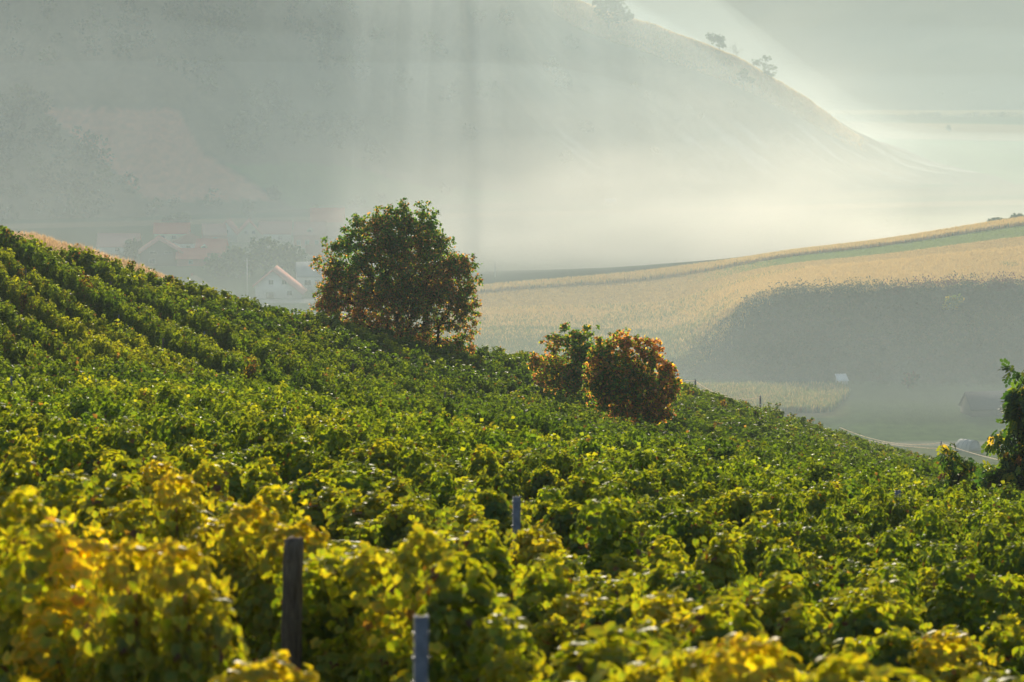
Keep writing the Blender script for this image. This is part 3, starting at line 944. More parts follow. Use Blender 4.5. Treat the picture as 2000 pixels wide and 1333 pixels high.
def tree(name, px, d, lobes, base_z, nattr, nleaf, lsize, wfun, barkm, leafm, label, cat, trunk_r=.25, seed=1, T=QL, TF=QLF, group=None, spread=.45,
         depth=.8, droop=.5, w_path=.35, stems=1, rmin=.012, bright=1.5, expo=.42, rag=.12):
    """lobes: (px, py, rx, ry) of the crown in picture units at distance d, turned into metres around the tree's own base"""
    r = np.random.default_rng(seed)
    bx = W(px, 600, d)[0]
    base = np.array([bx, d, base_z])
    mpp = d / FOC
    L = []
    for (lx, ly, rx, ry) in lobes:
        c = np.array(W(lx, ly, d)) - base
        L.append((c, np.array([rx * mpp, max(rx, ry) * mpp * depth, ry * mpp])))
    vol = np.array([np.prod(l[1]) for l in L]) ** .8
    pick = r.choice(len(L), nattr, p=vol / vol.sum())
    u = rdir(r, nattr) * (r.random(nattr)[:, None] ** expo) * r.uniform(.85, 1.0 + rag, (nattr, 1))
    A = np.array([L[k][0] for k in pick]) + u * np.array([L[k][1] for k in pick])
    A[:, 1] += 0.0
    A[:, 2] = .25 + np.abs(A[:, 2] - .25)
    zmin = np.percentile(A[:, 2], 8)
    root = np.array([0, 0, -0.3])
    tr = np.array([[r.normal(0, .05), 0, z] for z in np.linspace(.3, max(.6, zmin * .9), 3)])
    P, par = grow(np.vstack([tr, A]), root, w_path)
    n = len(P)
    # pipe model
    load = np.ones(n) * .4
    dist = np.zeros(n)
    dep = np.zeros(n, int)
    for i in range(1, n):
        q, c_n = i, 0
        while q: q = par[q]; c_n += 1
        dep[i] = c_n
    for i in np.argsort(-dep):
        if i: load[par[i]] += load[i]
    rad = np.maximum(trunk_r * (load / load[0]) ** .48, rmin)
    # branch mesh
    k = 5
    I = np.arange(1, n); J = par[1:]
    a = P[J]; b_ = P[I]
    t = nrm(b_ - a)
    up = np.where(np.abs(t[:, 2:3]) > .9, np.array([[1.0, 0, 0]]), np.array([[0, 0, 1.0]]))
    s1 = nrm(np.cross(t, up)); s2 = np.cross(t, s1)
    mid = (a + b_) / 2 + r.normal(0, .05, a.shape) * np.linalg.norm(b_ - a, axis=1)[:, None]
    mid[:, 2] += .04 * np.linalg.norm(b_ - a, axis=1)
    ang = np.arange(k) * 2 * math.pi / k
    ring = s1[:, None] * np.cos(ang)[None, :, None] + s2[:, None] * np.sin(ang)[None, :, None]
    ra = np.minimum(rad[J], rad[I] * 1.35)
    V = np.concatenate([a[:, None] + ring * ra[:, None, None], mid[:, None] + ring * ((ra + rad[I]) / 2)[:, None, None], b_[:, None] + ring * rad[I][:, None, None]], 1)
    F = []
    for s_ in range(2):
        for j in range(k):
            F.append((s_ * k + j, s_ * k + (j + 1) % k, (s_ + 1) * k + (j + 1) % k, (s_ + 1) * k + j))
    F = (np.array(F)[None] + (np.arange(len(I)) * 3 * k)[:, None, None]).reshape(-1, 4)
    e = empty(name, base)
    tag(e, label, cat, group)
    obj("trunk", mesh_data("trunk", V.reshape(-1, 3), F, barkm, smooth=True), e)
    # foliage sits round the outer nodes
    isl = np.ones(n, bool); isl[par[1:]] = False
    wgt = np.where(isl, 1.0, .35) * (rad < trunk_r * .3); wgt[:4] = 0
    if wgt.sum() <= 0: wgt = np.ones(n); wgt[:3] = 0
    nd = r.choice(n, nleaf, p=wgt / wgt.sum())
    # twig-wise shared offsets give clumps
    cen = r.normal(0, spread * .8, (n, 3, 3))
    sub = r.integers(0, 3, nleaf)
    pos = P[nd] + cen[nd, sub] * .7 + r.normal(0, spread * .33, (nleaf, 3)) * (1, 1, .75)
    pos[:, 2] = np.maximum(pos[:, 2], .1)
    hor = nrm(pos - P[nd] + r.normal(0, .1, pos.shape))
    al = hor * .8 + r.normal(0, .5, pos.shape); al[:, 2] -= droop
    no = r.normal(0, .55, pos.shape); no[:, 2] += .7; no += hor * .3
    hh = (pos[:, 2] - pos[:, 2].min()) / np.ptp(pos[:, 2])
    cl = palette(r, nleaf, wfun(hh, pos, r)) * bright
    V, F, C = leafset(pos, al, no, r.uniform(.75, 1.25, nleaf) * lsize, cl, T, TF)
    obj("crown", mesh_data("crown", V, F, leafm, cols=C), e)
    return e

m_tbark = mat_rough("bark", (0.018, 0.014, 0.011), (0.06, 0.048, 0.038), 5, bump=.8, spec=0, stretch=(1, 1, .3))
m_tleaf = mat_leaf("tree_leaves", 0.58, (1.5, 1.35, 0.6), 0.04, 0.0)
m_bleaf = mat_leaf("bush_leaves", 0.58, (1.5, 1.25, 0.6), 0.04, 0.0)

def gz(px, d, extra=0.0):
    x = W(px, 700, d)[0]
    return float(ground_z(x, d)) + extra

def w_walnut(h, p, r):
    o = np.clip(.62 - .45 * h + .5 * fbm(p[:, 0] * .5, p[:, 2] * .5 + 3, 3), .08, .62)
    return np.stack([1 - o, .12 + 0 * o, .03 * o + .004, o * 1.1], -1)
tree("walnut_tree", 782, 259.0,
     [(785, 520, 112, 98), (745, 466, 82, 56), (818, 442, 44, 42), (755, 422, 34, 22), (700, 440, 26, 16), (852, 470, 26, 22), (688, 548, 60, 58), (648, 596, 36, 22), (640, 515, 30, 28), (662, 478, 30, 24), (655, 560, 40, 40), (640, 600, 30, 24),
      (872, 545, 62, 66), (908, 515, 34, 24), (905, 590, 40, 40), (918, 560, 24, 16), (800, 600, 125, 62), (898, 648, 44, 36), (862, 682, 66, 22), (700, 625, 62, 34), (780, 655, 70, 26), (820, 405, 14, 8), (790, 402, 16, 8)],
     gz(782, 259), 1800, 64000, .165, w_walnut, m_tbark, m_tleaf,
     "large round walnut tree with green top and rusty lower leaves", "tree", trunk_r=.36, seed=5, T=EL * (1.5, 1, 1), TF=ELF, spread=.30, depth=.8, w_path=.3, bright=2.4, expo=.39, rag=.08)

def w_left(h, p, r):
    o = np.clip(.25 - .5 * p[:, 0] * .35 + .3 * fbm(p[:, 0], p[:, 2], 2), .1, .75)
    return np.stack([1 - o, .25 + 0 * o, .1 * o, o], -1)
d1 = dist_for(1110, 782, 0)
tree("hawthorn_bush", 1108, d1, [(1108, 730, 44, 44), (1128, 695, 24, 44), (1124, 660, 13, 26), (1143, 664, 11, 26), (1105, 668, 12, 24), (1060, 716, 30, 16), (1045, 702, 14, 8), (1082, 680, 12, 26), (1072, 668, 6, 14), (1120, 755, 44, 30), (1080, 748, 38, 20), (1160, 700, 24, 34), (1165, 740, 40, 44), (1175, 780, 40, 34), (1148, 700, 30, 44)],
     gz(1108, d1), 600, 15000, .15, w_left, m_tbark, m_bleaf, "green bush with orange tips, left of the rust coloured bush", "bush", trunk_r=.12, seed=11, T=EL * (1.7, 1, 1), TF=ELF, spread=.2, droop=.1, w_path=.15, expo=.6, rag=.38, bright=2.7)
def w_right(h, p, r):
    o = np.clip(.66 + .2 * h + .08 * p[:, 0] + .4 * fbm(p[:, 0] + 9, p[:, 2], 2) - .2, .3, .95)
    return np.stack([(1 - o) * .9, .10 + 0 * o, .16 * o, o], -1)
d2 = dist_for(1245, 835, 0)
tree("hawthorn_bush", 1240, d2, [(1235, 748, 66, 58), (1180, 700, 26, 30), (1178, 740, 42, 50), (1208, 684, 26, 26), (1262, 694, 26, 24), (1250, 672, 14, 12), (1290, 740, 26, 34), (1308, 760, 16, 26), (1262, 800, 46, 34), (1200, 778, 44, 34), (1180, 680, 10, 20), (1304, 722, 10, 14), (1224, 658, 7, 14), (1218, 668, 10, 10), (1285, 800, 24, 24), (1240, 830, 30, 12)],
     gz(1240, d2), 850, 22000, .15, w_right, m_tbark, m_bleaf, "large rust coloured bush on the vineyard slope, right of the green bush", "bush", trunk_r=.16, seed=12, T=EL * (1.7, 1, 1), TF=ELF, spread=.2, droop=.1, w_path=.15, expo=.6, rag=.38, bright=2.7)

def w_wr(h, p, r):
    o = np.clip(.10 + .25 * fbm(p[:, 0] * .8, p[:, 2] * .8, 2) + .18 * (h < .3), .02, .4)
    return np.stack([1 - o, .3 + 0 * o, .32 * o, o * .25], -1)
d3 = 124.0
tree("walnut_tree", 2025, d3, [(2000, 760, 30, 45), (2045, 830, 72, 95), (1985, 830, 40, 34), (1962, 852, 34, 14), (2030, 930, 90, 50), (1970, 925, 45, 28), (1945, 935, 24, 16), (1990, 888, 42, 26), (2070, 720, 50, 70)],
     gz(2025, d3), 420, 2600, .26, w_wr, m_tbark, m_tleaf, "dark leafy walnut tree cut by the right edge of the photo", "tree", bright=1.5, trunk_r=.14, seed=21, T=CL, TF=CLF, spread=.22, droop=.75, w_path=.25)
tree("walnut_sapling", 1866, 120.0, [(1858, 882, 16, 10), (1862, 900, 16, 14), (1886, 912, 14, 6), (1840, 872, 10, 4), (1866, 930, 20, 20), (1896, 905, 8, 4)],
     gz(1866, 120.0), 60, 170, .22, w_wr, m_tbark, m_tleaf, "slender walnut sapling left of the tree at the right edge", "sapling", bright=1.5, trunk_r=.04, seed=22, T=CL, TF=CLF, spread=.13, droop=.75, w_path=.25)

# weeds and saplings breaking the vineyard skyline
def sprig(px, py, d, h, w_, label, wts, seed, n=160, ls=.16, group=None, name="weed_clump", cat="weeds"):
    pz = W(px, py, d)
    lobes = [(px, py - h * .5, w_ * .5, h * .55), (px + w_ * .15, py - h * .85, w_ * .22, h * .3)]
    return tree(name, px, d, lobes, pz[2], 26, n, ls, lambda hh, p, r: np.tile(wts, (len(hh), 1)), m_cane, m_bleaf, label, cat, trunk_r=.02, seed=seed, spread=.1, droop=.1, group=group, rmin=.006)
SPR = [(205, 525, 24, 20, 231), (150, 505, 16, 14, 229), (255, 550, 20, 16, 235), (1498, 805, 22, 22, 352), (1515, 812, 26, 22, 352), (1545, 820, 16, 18, 354), (1583, 828, 20, 16, 356),
       (1600, 835, 16, 14, 357), (1690, 858, 12, 14, 362), (330, 585, 14, 22, 238), (1015, 690, 14, 26, 292), (975, 690, 18, 24, 286), (1060, 700, 12, 20, 298), (1345, 765, 12, 20, 330),
       (1375, 775, 12, 16, 334), (1455, 795, 12, 18, 345)]
for i, (px, py, h, w_, d) in enumerate(SPR):
    x = W(px, py, d)[0]
    _, yt = proj(x, d, float(vine_top(x, d)))
    sprig(px, float(yt) + 6, d, h + 4, w_, "wispy green weed sticking up on the vineyard skyline", [.6, .25, .03, .25], 500 + i, group="weeds on the vineyard skyline")
# dry grass along the top edge of the vineyard, upper left
rg = np.random.default_rng(61)
n = 26000
px = rg.uniform(-60, 345, n); dd = pchip(px, VCOL, DSIL) + rg.uniform(5, 14, n)
X = (px - 1000) / 7460 * dd
edge = sstep(-60, 40, px) * (1 - sstep(250, 345, px))
gtop = vine_top(X, pchip(px, VCOL, DSIL)) 
Zb = gtop - 1.35
hgt = rg.uniform(.5, 1.25, n) * (.12 + .30 * edge * (.2 + 1.3 * vnoise(X * .5, dd * .3)))
al = np.stack([rg.normal(0, .18, n), rg.normal(0, .18, n), np.ones(n)], 1)
no = np.stack([rg.normal(0, 1, n), rg.normal(-1, .6, n), rg.normal(0, .3, n)], 1)
cg = np.array([(.62, .50, .36), (.68, .56, .42), (.5, .39, .28)])[rg.integers(0, 3, n)] * rg.uniform(.7, 1.2, (n, 1))  # straw tones lightened to carry the glow of the mist
BL = np.array([(-.035, 0, 0), (.035, 0, 0), (.03, .55, .02), (0, 1, .1), (-.03, .55, .02)])
BLF = np.array([(0, 1, 2), (0, 2, 4), (4, 2, 3)])
V, F, C = leafset(np.stack([X, dd, Zb], 1), al, no, hgt * 1.25, cg, BL * (1.0, 1, 1), BLF)
m_grass = mat_leaf("dry_grass", 0.45, (1.2, 1.05, .8), .03, 0)
o = obj("dry_grass", mesh_data("dry_grass", V, F, m_grass, cols=C)); tag(o, kind="stuff")
def bank_z(X, Y):
    c = colc(X, Y); ds = pchip(c, VCOL, DSIL)
    t = vine_top(X, ds)
    return t - 2.3 - .12 * np.clip(Y - ds - 9, 0, 99) - 2.5 * (1 - sstep(0, 3, Y - ds)) - 3 * sstep(250, 420, c)
cs = np.linspace(-300, 420, 60); ts = np.linspace(0, 26, 14)
C_, T_ = np.meshgrid(cs, ts); D_ = pchip(C_, VCOL, DSIL) + T_; X_ = (C_ - 1000) / 7460 * D_
I = np.arange(60 * 14).reshape(14, 60)
o = obj("grass_bank", mesh_data("grass_bank", np.stack([X_, D_, bank_z(X_, D_)], -1).reshape(-1, 3), np.stack([I[:-1, :-1], I[:-1, 1:], I[1:, 1:], I[1:, :-1]], -1).reshape(-1, 4),
        mat_rough("bank_soil", (.2, .13, .07), (.38, .25, .14), 2, spec=0), smooth=True))
tag(o, kind="structure")

# wild grass under the bushes
n = 5000
px = rg.uniform(1150, 1290, n); py = 842 + rg.normal(0, 7, n)
dd = d2 + rg.uniform(-14, 2, n)
X = (px - 1000) / 7460 * dd; Zb = ground_z(X, dd) + .9
al = np.stack([rg.normal(0, .3, n), rg.normal(0, .3, n), np.ones(n)], 1); no = np.stack([rg.normal(0, 1, n), rg.normal(-1, .6, n), rg.normal(0, .3, n)], 1)
cg = np.array([(.22, .17, .09), (.15, .14, .05), (.30, .2, .12)])[rg.integers(0, 3, n)] * rg.uniform(.7, 1.2, (n, 1))
V, F, C = leafset(np.stack([X, dd, Zb], 1), al, no, rg.uniform(.6, 1.2, n), cg, BL, BLF)
o = obj("tall_grass", mesh_data("tall_grass", V, F, m_grass, cols=C)); tag(o, kind="stuff")

# ------------------------------------------------------------------ crops, thickets and woods of the valley
def scatter(name, X, Y, Z, h, w_, col, mat, r, lean=.2, T=BL, TF=BLF):
    n = len(X)
    al = np.stack([r.normal(0, lean, n), r.normal(0, lean, n), np.ones(n)], 1)
    no = np.stack([r.normal(0, 1, n), r.normal(0, 1, n), r.normal(0, .25, n)], 1)
    Tn = T.copy(); Tn[:, 0] *= w_
    V, F, C = leafset(np.stack([X, Y, Z], 1), al, no, h, col, Tn, TF)
    o = obj(name, mesh_data(name, V, F, mat, cols=C)); tag(o, kind="stuff")
    return o
m_corn = mat_leaf("maize_leaves", 0.5, (1.25, 1.1, .7), .03, 0)
rc = np.random.default_rng(71)
n = 280000
c = rc.uniform(880, 2060, n); sd = pchip(c, MC, MSD); td = pchip(c, MC, MTD)
b = rc.random(n) ** .9
right = sstep(1250, 1500, c)
b = np.where(rc.random(n) < .16, rc.uniform(.9, 1.0, n), b * 1.0)
bn = -rc.random(n) * .6
b = np.where((rc.random(n) < .4) & (c < 1500 + bn * 560 + rc.normal(0, 14, n)), bn, b)  # lower maize stops along the painted shadow boundary of the bank
Y = td + b * (sd - td) + rc.normal(0, .3, n); X = (c - 1000) / 7460 * Y
Zm = mound_z(X, Y)
keepc = (b < .49) | (b > .885)
keepc &= ~((c < 1120) & (b > .6) & (rc.random(n) < .5))
tone = .5 + .5 * fbm(X * .03, Y * .03, 3)
tan = np.array([(.64, .48, .22), (.68, .53, .26), (.60, .44, .19)])[rc.integers(0, 3, n)]
grn = np.array([(.20, .24, .06), (.30, .29, .07), (.12, .18, .05)])[rc.integers(0, 3, n)]
gr = np.clip(sstep(.2, -.3, b) * 0 + (b < .12) * (1 - right) * .6 + .25 * (b < .49) * (tone > .55) + .35 * np.abs(np.sin(b * 8)) * (1 - right), 0, .9)
gr = np.where(b > .88, .08, gr)
cl = np.where((rc.random(n) < gr)[:, None], grn, tan) * rc.uniform(.88, 1.12, (n, 1))
k = keepc
hh = np.where(b > .88, 1.6, 1.3) * rc.uniform(.75, 1.1, n)
scatter("maize", X[k], Y[k], Zm[k], hh[k], 3.2, cl[k], m_corn, rc)
# short stubble and green crop between
k2 = ~keepc
cl = np.where(((b > .68) & (rc.random(n) < sstep(1320, 1560, c)))[:, None], np.array([.20, .29, .09]), np.array([.55, .42, .2])) * rc.uniform(.7, 1.2, (n, 1))
scatter("stubble", X[k2], Y[k2], Zm[k2], rc.uniform(.3, .6, n)[k2], 8, cl[k2], m_corn, rc)
# the small maize plot in front of the bank
n = 16000
c = rc.uniform(1330, 1665, n); py = rc.uniform(760, 812, n)
k = (py < 812 - (c - 1330) * .02) & (c < 1660 - np.abs(py - 775) * 1.2)
d = (CZ - FLOOR) / -np.array([tanv(p) for p in py[:1]]) if False else 117.0 / -((666.5 - py) / FOC * CP - SP) * (CP + (666.5 - py) / FOC * SP)
X = (c - 1000) / 7460 * d
cl = np.where((rc.random(n) < .5)[:, None], np.array([.16, .22, .08]), np.array([.40, .34, .16])) * rc.uniform(.75, 1.2, (n, 1))
scatter("maize_plot", X[k], d[k], floor_z(X, d)[k], rc.uniform(1.5, 2.2, n)[k], 3.5, cl[k], m_corn, rc)

# bushes and rough growth on the bank below the field terrace
n = 5200
c = rc.uniform(1290, 2080, n); f = pchip(c, MC, MFOOT) - 6; td = pchip(c, MC, MTD)
u = rc.random(n); Y = f + u * (td - f + 7); X = (c - 1000) / 7460 * Y
k = c > 1500 - 330 * (1 - u) + rc.normal(0, 14, n)  # left edge of the growth follows the painted shadow boundary
X, Y, u, c = X[k], Y[k], u[k], c[k]; n = len(X)
Z = mound_z(X, Y)
R0 = rc.uniform(.5, 1.6, n) * (1 + 1.1 * (u > .9) * (rc.random(n) < .3))
m = 34
off = rdir(rc, n * m) * (rc.random(n * m)[:, None] ** .4) * np.repeat(R0, m)[:, None] * (1, 1, .8)
P = np.repeat(np.stack([X, Y, Z + R0 * .5], 1), m, 0) + off
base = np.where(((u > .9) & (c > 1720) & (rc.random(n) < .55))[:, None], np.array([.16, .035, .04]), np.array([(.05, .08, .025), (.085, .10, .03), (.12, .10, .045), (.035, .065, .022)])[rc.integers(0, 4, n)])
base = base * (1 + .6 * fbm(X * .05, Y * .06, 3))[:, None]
cl = np.repeat(base, m, 0) * rc.uniform(.8, 1.2, (n * m, 1))
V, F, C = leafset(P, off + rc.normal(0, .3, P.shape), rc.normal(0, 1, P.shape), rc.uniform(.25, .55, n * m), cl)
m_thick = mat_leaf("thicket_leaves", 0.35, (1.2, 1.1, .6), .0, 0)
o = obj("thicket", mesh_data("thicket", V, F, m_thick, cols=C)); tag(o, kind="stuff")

# woods and scrub on the hill
n = 2300
c = rc.uniform(-60, 1450, n); f = pchip(c, HC, HFOOT); rd = pchip(c, HC, HRD)
Y = f + rc.random(n) * (rd - f) * .98; X = (c - 1000) / 7460 * Y; Z = hill_z(X, Y)
_, py = proj(X, Y, Z)
dens = np.where((c < 90 + (py - 215) * 1.15) & (py > 200), .95, 0)
dens = np.maximum(dens, .8 * ((c > 180) & (c < 680) & (py < 130 + 60 * np.sin(c * .02))))
dens = np.maximum(dens, .5 * ((c < 260) & (py < 130)))
dens = np.maximum(dens, .65 * ((c > 440) & (c < 640) & (py > 180) & (py < 300)))
dens = np.maximum(dens, .9 * ((c < 420) & (py > 392)))
dens = np.maximum(dens, .05 * (c > 640))
dens = dens * np.where(c < 1150, np.clip(.9 + 2.2 * fbm(X * .012, Y * .008, 2), .1, 1.3), 1)
ridge = sstep(.8, .97, (Y - f) / (rd - f)) * (c > 1150)
dens = np.maximum(dens, .5 * ridge)
k = (rc.random(n) < dens) & (py > -60)
X, Y, Z, c = X[k], Y[k], Z[k], c[k]; n = len(X)
R0 = rc.uniform(2.0, 4.6, n) * np.where(c > 1150, .38, 1)
m = 70
off = rdir(rc, n * m) * (rc.random(n * m)[:, None] ** .35) * np.repeat(R0, m)[:, None] * (1, 1, 1.05)
P = np.repeat(np.stack([X, Y, Z + R0 * .8], 1), m, 0) + off
base = np.array([(.02, .04, .015), (.03, .055, .02), (.10, .12, .03), (.02, .04, .018)])[rc.integers(0, 4, n)]
base = np.where((c > 1150)[:, None], np.array([.24, .19, .06]), base)
cl = np.repeat(base, m, 0) * rc.uniform(.7, 1.3, (n * m, 1))
V, F, C = leafset(P, off + rc.normal(0, .5, P.shape), rc.normal(0, 1, P.shape), np.repeat(R0, m) * rc.uniform(.25, .5, n * m), cl)
o = obj("woodland", mesh_data("woodland", V, F, m_thick, cols=C)); tag(o, kind="stuff")

n = 60000
c = rc.uniform(1080, 1720, n); rd = pchip(c, HC, HRD); Y = rd - 55 * rc.random(n) ** 1.3 + 6; X = (c - 1000) / 7460 * Y
pn = vnoise(X * .05, Y * .05); kk = rc.random(n) < (.35 + .8 * pn) * (1 - sstep(1540, 1700, c))
X, Y, c = X[kk], Y[kk], c[kk]; n = len(X)
cl = np.array([(.62, .44, .26), (.70, .52, .32), (.5, .42, .16)])[rc.integers(0, 3, n)] * rc.uniform(.8, 1.15, (n, 1))  # bright blades added along the crest to make its sunlit rim
scatter("crest_rim_grass", X, Y, hill_z(X, Y) - .1, rc.uniform(.6, 1.3, n), 9, cl, m_corn, rc)

# hedge lines on the fields far up the valley
n = 420
c = np.concatenate([rc.uniform(1640, 2060, 260), rc.uniform(1500, 2060, 160)]); d = np.concatenate([np.full(260, 2480.) + rc.normal(0, 8, 260), np.full(160, 2330.) + rc.normal(0, 5, 160)])
R0 = rc.uniform(1.5, 4.5, n) * np.where(d > 2400, 1, .35) * (.5 + vnoise(c * .03, d * .001))
X = (c - 1000) / 7460 * d; Z = floor_z(X, d); m = 40
off = rdir(rc, n * m) * (rc.random(n * m)[:, None] ** .4) * np.repeat(R0, m)[:, None]
P = np.repeat(np.stack([X, d, Z + R0 * .7], 1), m, 0) + off
V, F, C = leafset(P, off, rc.normal(0, 1, P.shape), np.repeat(R0, m) * .5, np.tile([.04, .055, .025], (n * m, 1)) * rc.uniform(.7, 1.3, (n * m, 1)))
o = obj("hedgerow", mesh_data("hedgerow", V, F, m_thick, cols=C)); tag(o, kind="stuff")

# single trees of the hill crest, the village and the valley
def lone(name, label, cat, px, d, lobes, zf, nl, ls, wts, seed, na=120, tr=.3, group=None, br=1.0, **kw):
    x = W(px, 400, d)[0]
    return tree(name, px, d, lobes, float(zf(np.float64(x), np.float64(d))), na, nl, ls, lambda hh, p, r: np.tile(wts, (len(hh), 1)), m_tbark, m_thick,
                label, cat, trunk_r=tr, seed=seed, spread=kw.pop('spread', .9), droop=.0, group=group, rmin=.06, bright=br, **kw)
DG = [.95, .05, 0, 0]
def hd(px, py):
    """distance at which the hill shows at this pixel"""
    ds = np.arange(1500, 2000, 3.0); X = (px - 1000) / 7460 * ds
    _, y = proj(X, ds, np.maximum(hill_z(X, ds), floor_z(X, ds)))
    k = np.argmax(y <= py)
    return ds[k] if (y <= py).any() else ds[np.argmin(y)]
lone("pine_tree", "broad dark pine tree high on the hill crest, largest of the crest trees", "tree", 1188, hd(1188, 58), [(1195, 22, 34, 20), (1170, 12, 18, 14), (1215, 34, 22, 10), (1200, 0, 26, 10)], hill_z, 2600, 1.0, DG, 31)
lone("pine_tree", "unseen pine added above the frame to cast a dark shaft through the mist", "tree", 1108, 1884, [(1108, -34, 26, 22), (1100, -14, 16, 12)], hill_z, 2200, 1.0, DG, 30)  # added out of view for the shaft its shadow cuts in the mist
lone("pine_tree", "rounded umbrella shaped pine just behind the misty hill crest", "tree", 1402, 1842, [(1398, 76, 16, 7), (1410, 86, 10, 6), (1388, 72, 8, 5)], hill_z, 900, .8, DG, 32, na=60, tr=.2)
lone("dead_tree", "thin bare tree on the misty crest between two pines", "tree", 1436, 1842, [(1434, 94, 5, 16), (1444, 98, 6, 7)], hill_z, 60, .5, DG, 33, na=34, tr=.14)
lone("pine_tree", "windswept pine with layered branches on the crest skyline", "tree", 1497, 1842, [(1478, 123, 13, 5), (1496, 113, 8, 4), (1494, 132, 8, 10), (1509, 134, 10, 4), (1502, 150, 12, 5)], hill_z, 900, .75, DG, 34, na=70, tr=.25, spread=.6)
lone("pine_tree", "small dark pine below the crest, left of the windswept pine", "tree", 1450, hd(1450, 178), [(1452, 146, 10, 9), (1456, 158, 16, 8), (1446, 158, 14, 6)], hill_z, 1000, .75, DG, 35, na=60, tr=.22, spread=.6)
lone("valley_tree", "lone round tree standing in the misty green field far up the valley", "tree", 1797, 2700, [(1797, 130, 15, 8), (1790, 134, 10, 6)], floor_z, 500, 1.6, DG, 36, na=40)
lone("valley_bush", "tiny dark bush alone in the pale field at far right", "bush", 1852, 117 * 7500 / (254 + 150), [(1852, 250, 4, 2.5)], floor_z, 120, .8, DG, 37, na=12)
def vd(py): return 117.0 * FOC / (py + 150.0)
VT = [(470, 512, 38, 26, "broad green tree in the village, left one of the dark grove above the white house"), (520, 500, 40, 32, "tallest green tree of the village grove above the white house"),
      (567, 508, 34, 28, "green tree at the right end of the village grove, above the grey roofed house"), (262, 490, 24, 16, "small round tree in the village between the long pink roof and the unfinished house"),
      (347, 440, 24, 12, "round tree on the meadow edge just above the red village roof"), (484, 410, 6, 13, "slim conical tree on the slope above the village"),
      (535, 378, 8, 10, "small tree at the lower corner of the tilled hill field"), (430, 520, 26, 18, "low bushy tree left of the village grove"), (625, 520, 22, 16, "low tree behind the grey roofed village house"),
      (622, 420, 10, 12, "small tree on the green meadow above the pink village house")]
for i, (px, py, rx, ry, lab) in enumerate(VT):
    yb = py + ry * 1.25
    if py > 450: d = vd(yb); zf = floor_z
    else: d = hd(px, yb); zf = lambda X, Y: max(float(hill_z(X, Y)), float(floor_z(X, Y)))
    lone("village_tree", lab, "tree", px, d, [(px, py, rx, ry), (px - rx * .3, py - ry * .2, rx * .6, ry * .8), (px + rx * .4, py + ry * .2, rx * .5, ry * .7)], zf, int(500 + rx * 45), 1.0, [.7, .3, 0, 0], 600 + i, na=90, br=.9)
BK = [(1858, 594, 16, 15, .50, "pale yellow bush glowing on top of the dark bank"), (1588, 592, 8, 6, .4, None)]
def bd(px, py):
    ds = np.arange(950, 1200, 1.0); X = (px - 1000) / 7460 * ds
    _, y = proj(X, ds, mound_z(X, ds)); return ds[np.argmax(y <= py)]
lone("yellow_bush", "pale yellow bush glowing near the top of the dark bank", "bush", 1858, bd(1858, 608), [(1858, 594, 15, 11), (1868, 588, 8, 8)], mound_z, 1500, .6, [0, .8, .3, 0], 41, na=60, br=1.6, spread=.5)
lone("red_bush", "dark red bush on the edge of the bank, left of the yellow bush", "bush", 1752, bd(1752, 576), [(1752, 571, 12, 6)], mound_z, 700, .6, [.1, 0, 0, 1], 42, na=40, br=.5, spread=.5)
lone("red_bush", "dark red bush on the bank edge at far right", "bush", 1950, bd(1950, 570), [(1950, 562, 24, 8), (1975, 560, 14, 8)], mound_z, 1200, .6, [.1, 0, 0, 1], 43, na=60, br=.4, spread=.5)
lone("pasture_bush", "grey rounded bush in the pasture left of the barn", "bush", 1775, 960, [(1773, 772, 11, 6), (1779, 778, 14, 7)], lambda X, Y: max(float(floor_z(X, Y)), float(mound_z(X, Y))), 900, .6, [.5, .1, 0, .4], 44, na=50, br=.8, spread=.4)
HB = [(1945, 430, 16, 6, "dark bush behind the maize crest at top right, left of its neighbour"), (1985, 424, 16, 7, "dark bush behind the maize crest touching the right edge")]
for i, (px, py, rx, ry, lab) in enumerate(HB):
    lone("hedge_bush", lab, "bush", px, 1195, [(px, py + 3, rx, ry), (px + 9, py + 5, rx, ry * .8)], mound_z, 900, .6, DG, 620 + i, na=60, spread=.5)

# ------------------------------------------------------------------ village
def plaster(name, c, v=.85): return mat_rough(name, tuple(x * v for x in c), c, 1.2, bump=.1, spec=0)
m_white = plaster("white_plaster", (.78, .76, .72)); m_cream = plaster("cream_plaster", (.66, .60, .47)); m_pink = plaster("pink_plaster", (.62, .22, .18))
m_greyw = mat_rough("grey_boards", (.13, .12, .11), (.26, .24, .21), 2, bump=.4, spec=0, stretch=(4, 4, .5))
m_redw = plaster("red_wall", (.42, .13, .10))
m_glass = mat_rough("window_glass", (.03, .035, .045), (.06, .065, .075), 1, rough=.15, bump=0, spec=.5)
m_frame = plaster("window_frame", (.7, .68, .64))
def tiles(name, a, b): return mat_rough(name, a, b, 1.5, bump=.6, spec=0, stretch=(.6, 4, 4), bscale=3, mscale=.08)
m_red = tiles("red_tiles", (.66, .13, .10), (.82, .20, .16)); m_pinkt = tiles("faded_tiles", (.64, .32, .27), (.80, .44, .37)); m_brown = tiles("brown_tiles", (.24, .08, .06), (.36, .13, .09))
m_grey = tiles("grey_roofing", (.30, .31, .33), (.40, .41, .42)); m_tan = tiles("tan_tiles", (.36, .28, .18), (.48, .38, .25)); m_slate = tiles("slate", (.10, .10, .11), (.17, .17, .18)); m_tarp = tiles("tarpaulin", (.42, .42, .42), (.55, .55, .54)); m_silver = tiles("sheet_metal", (.75, .77, .8), (.88, .9, .92))

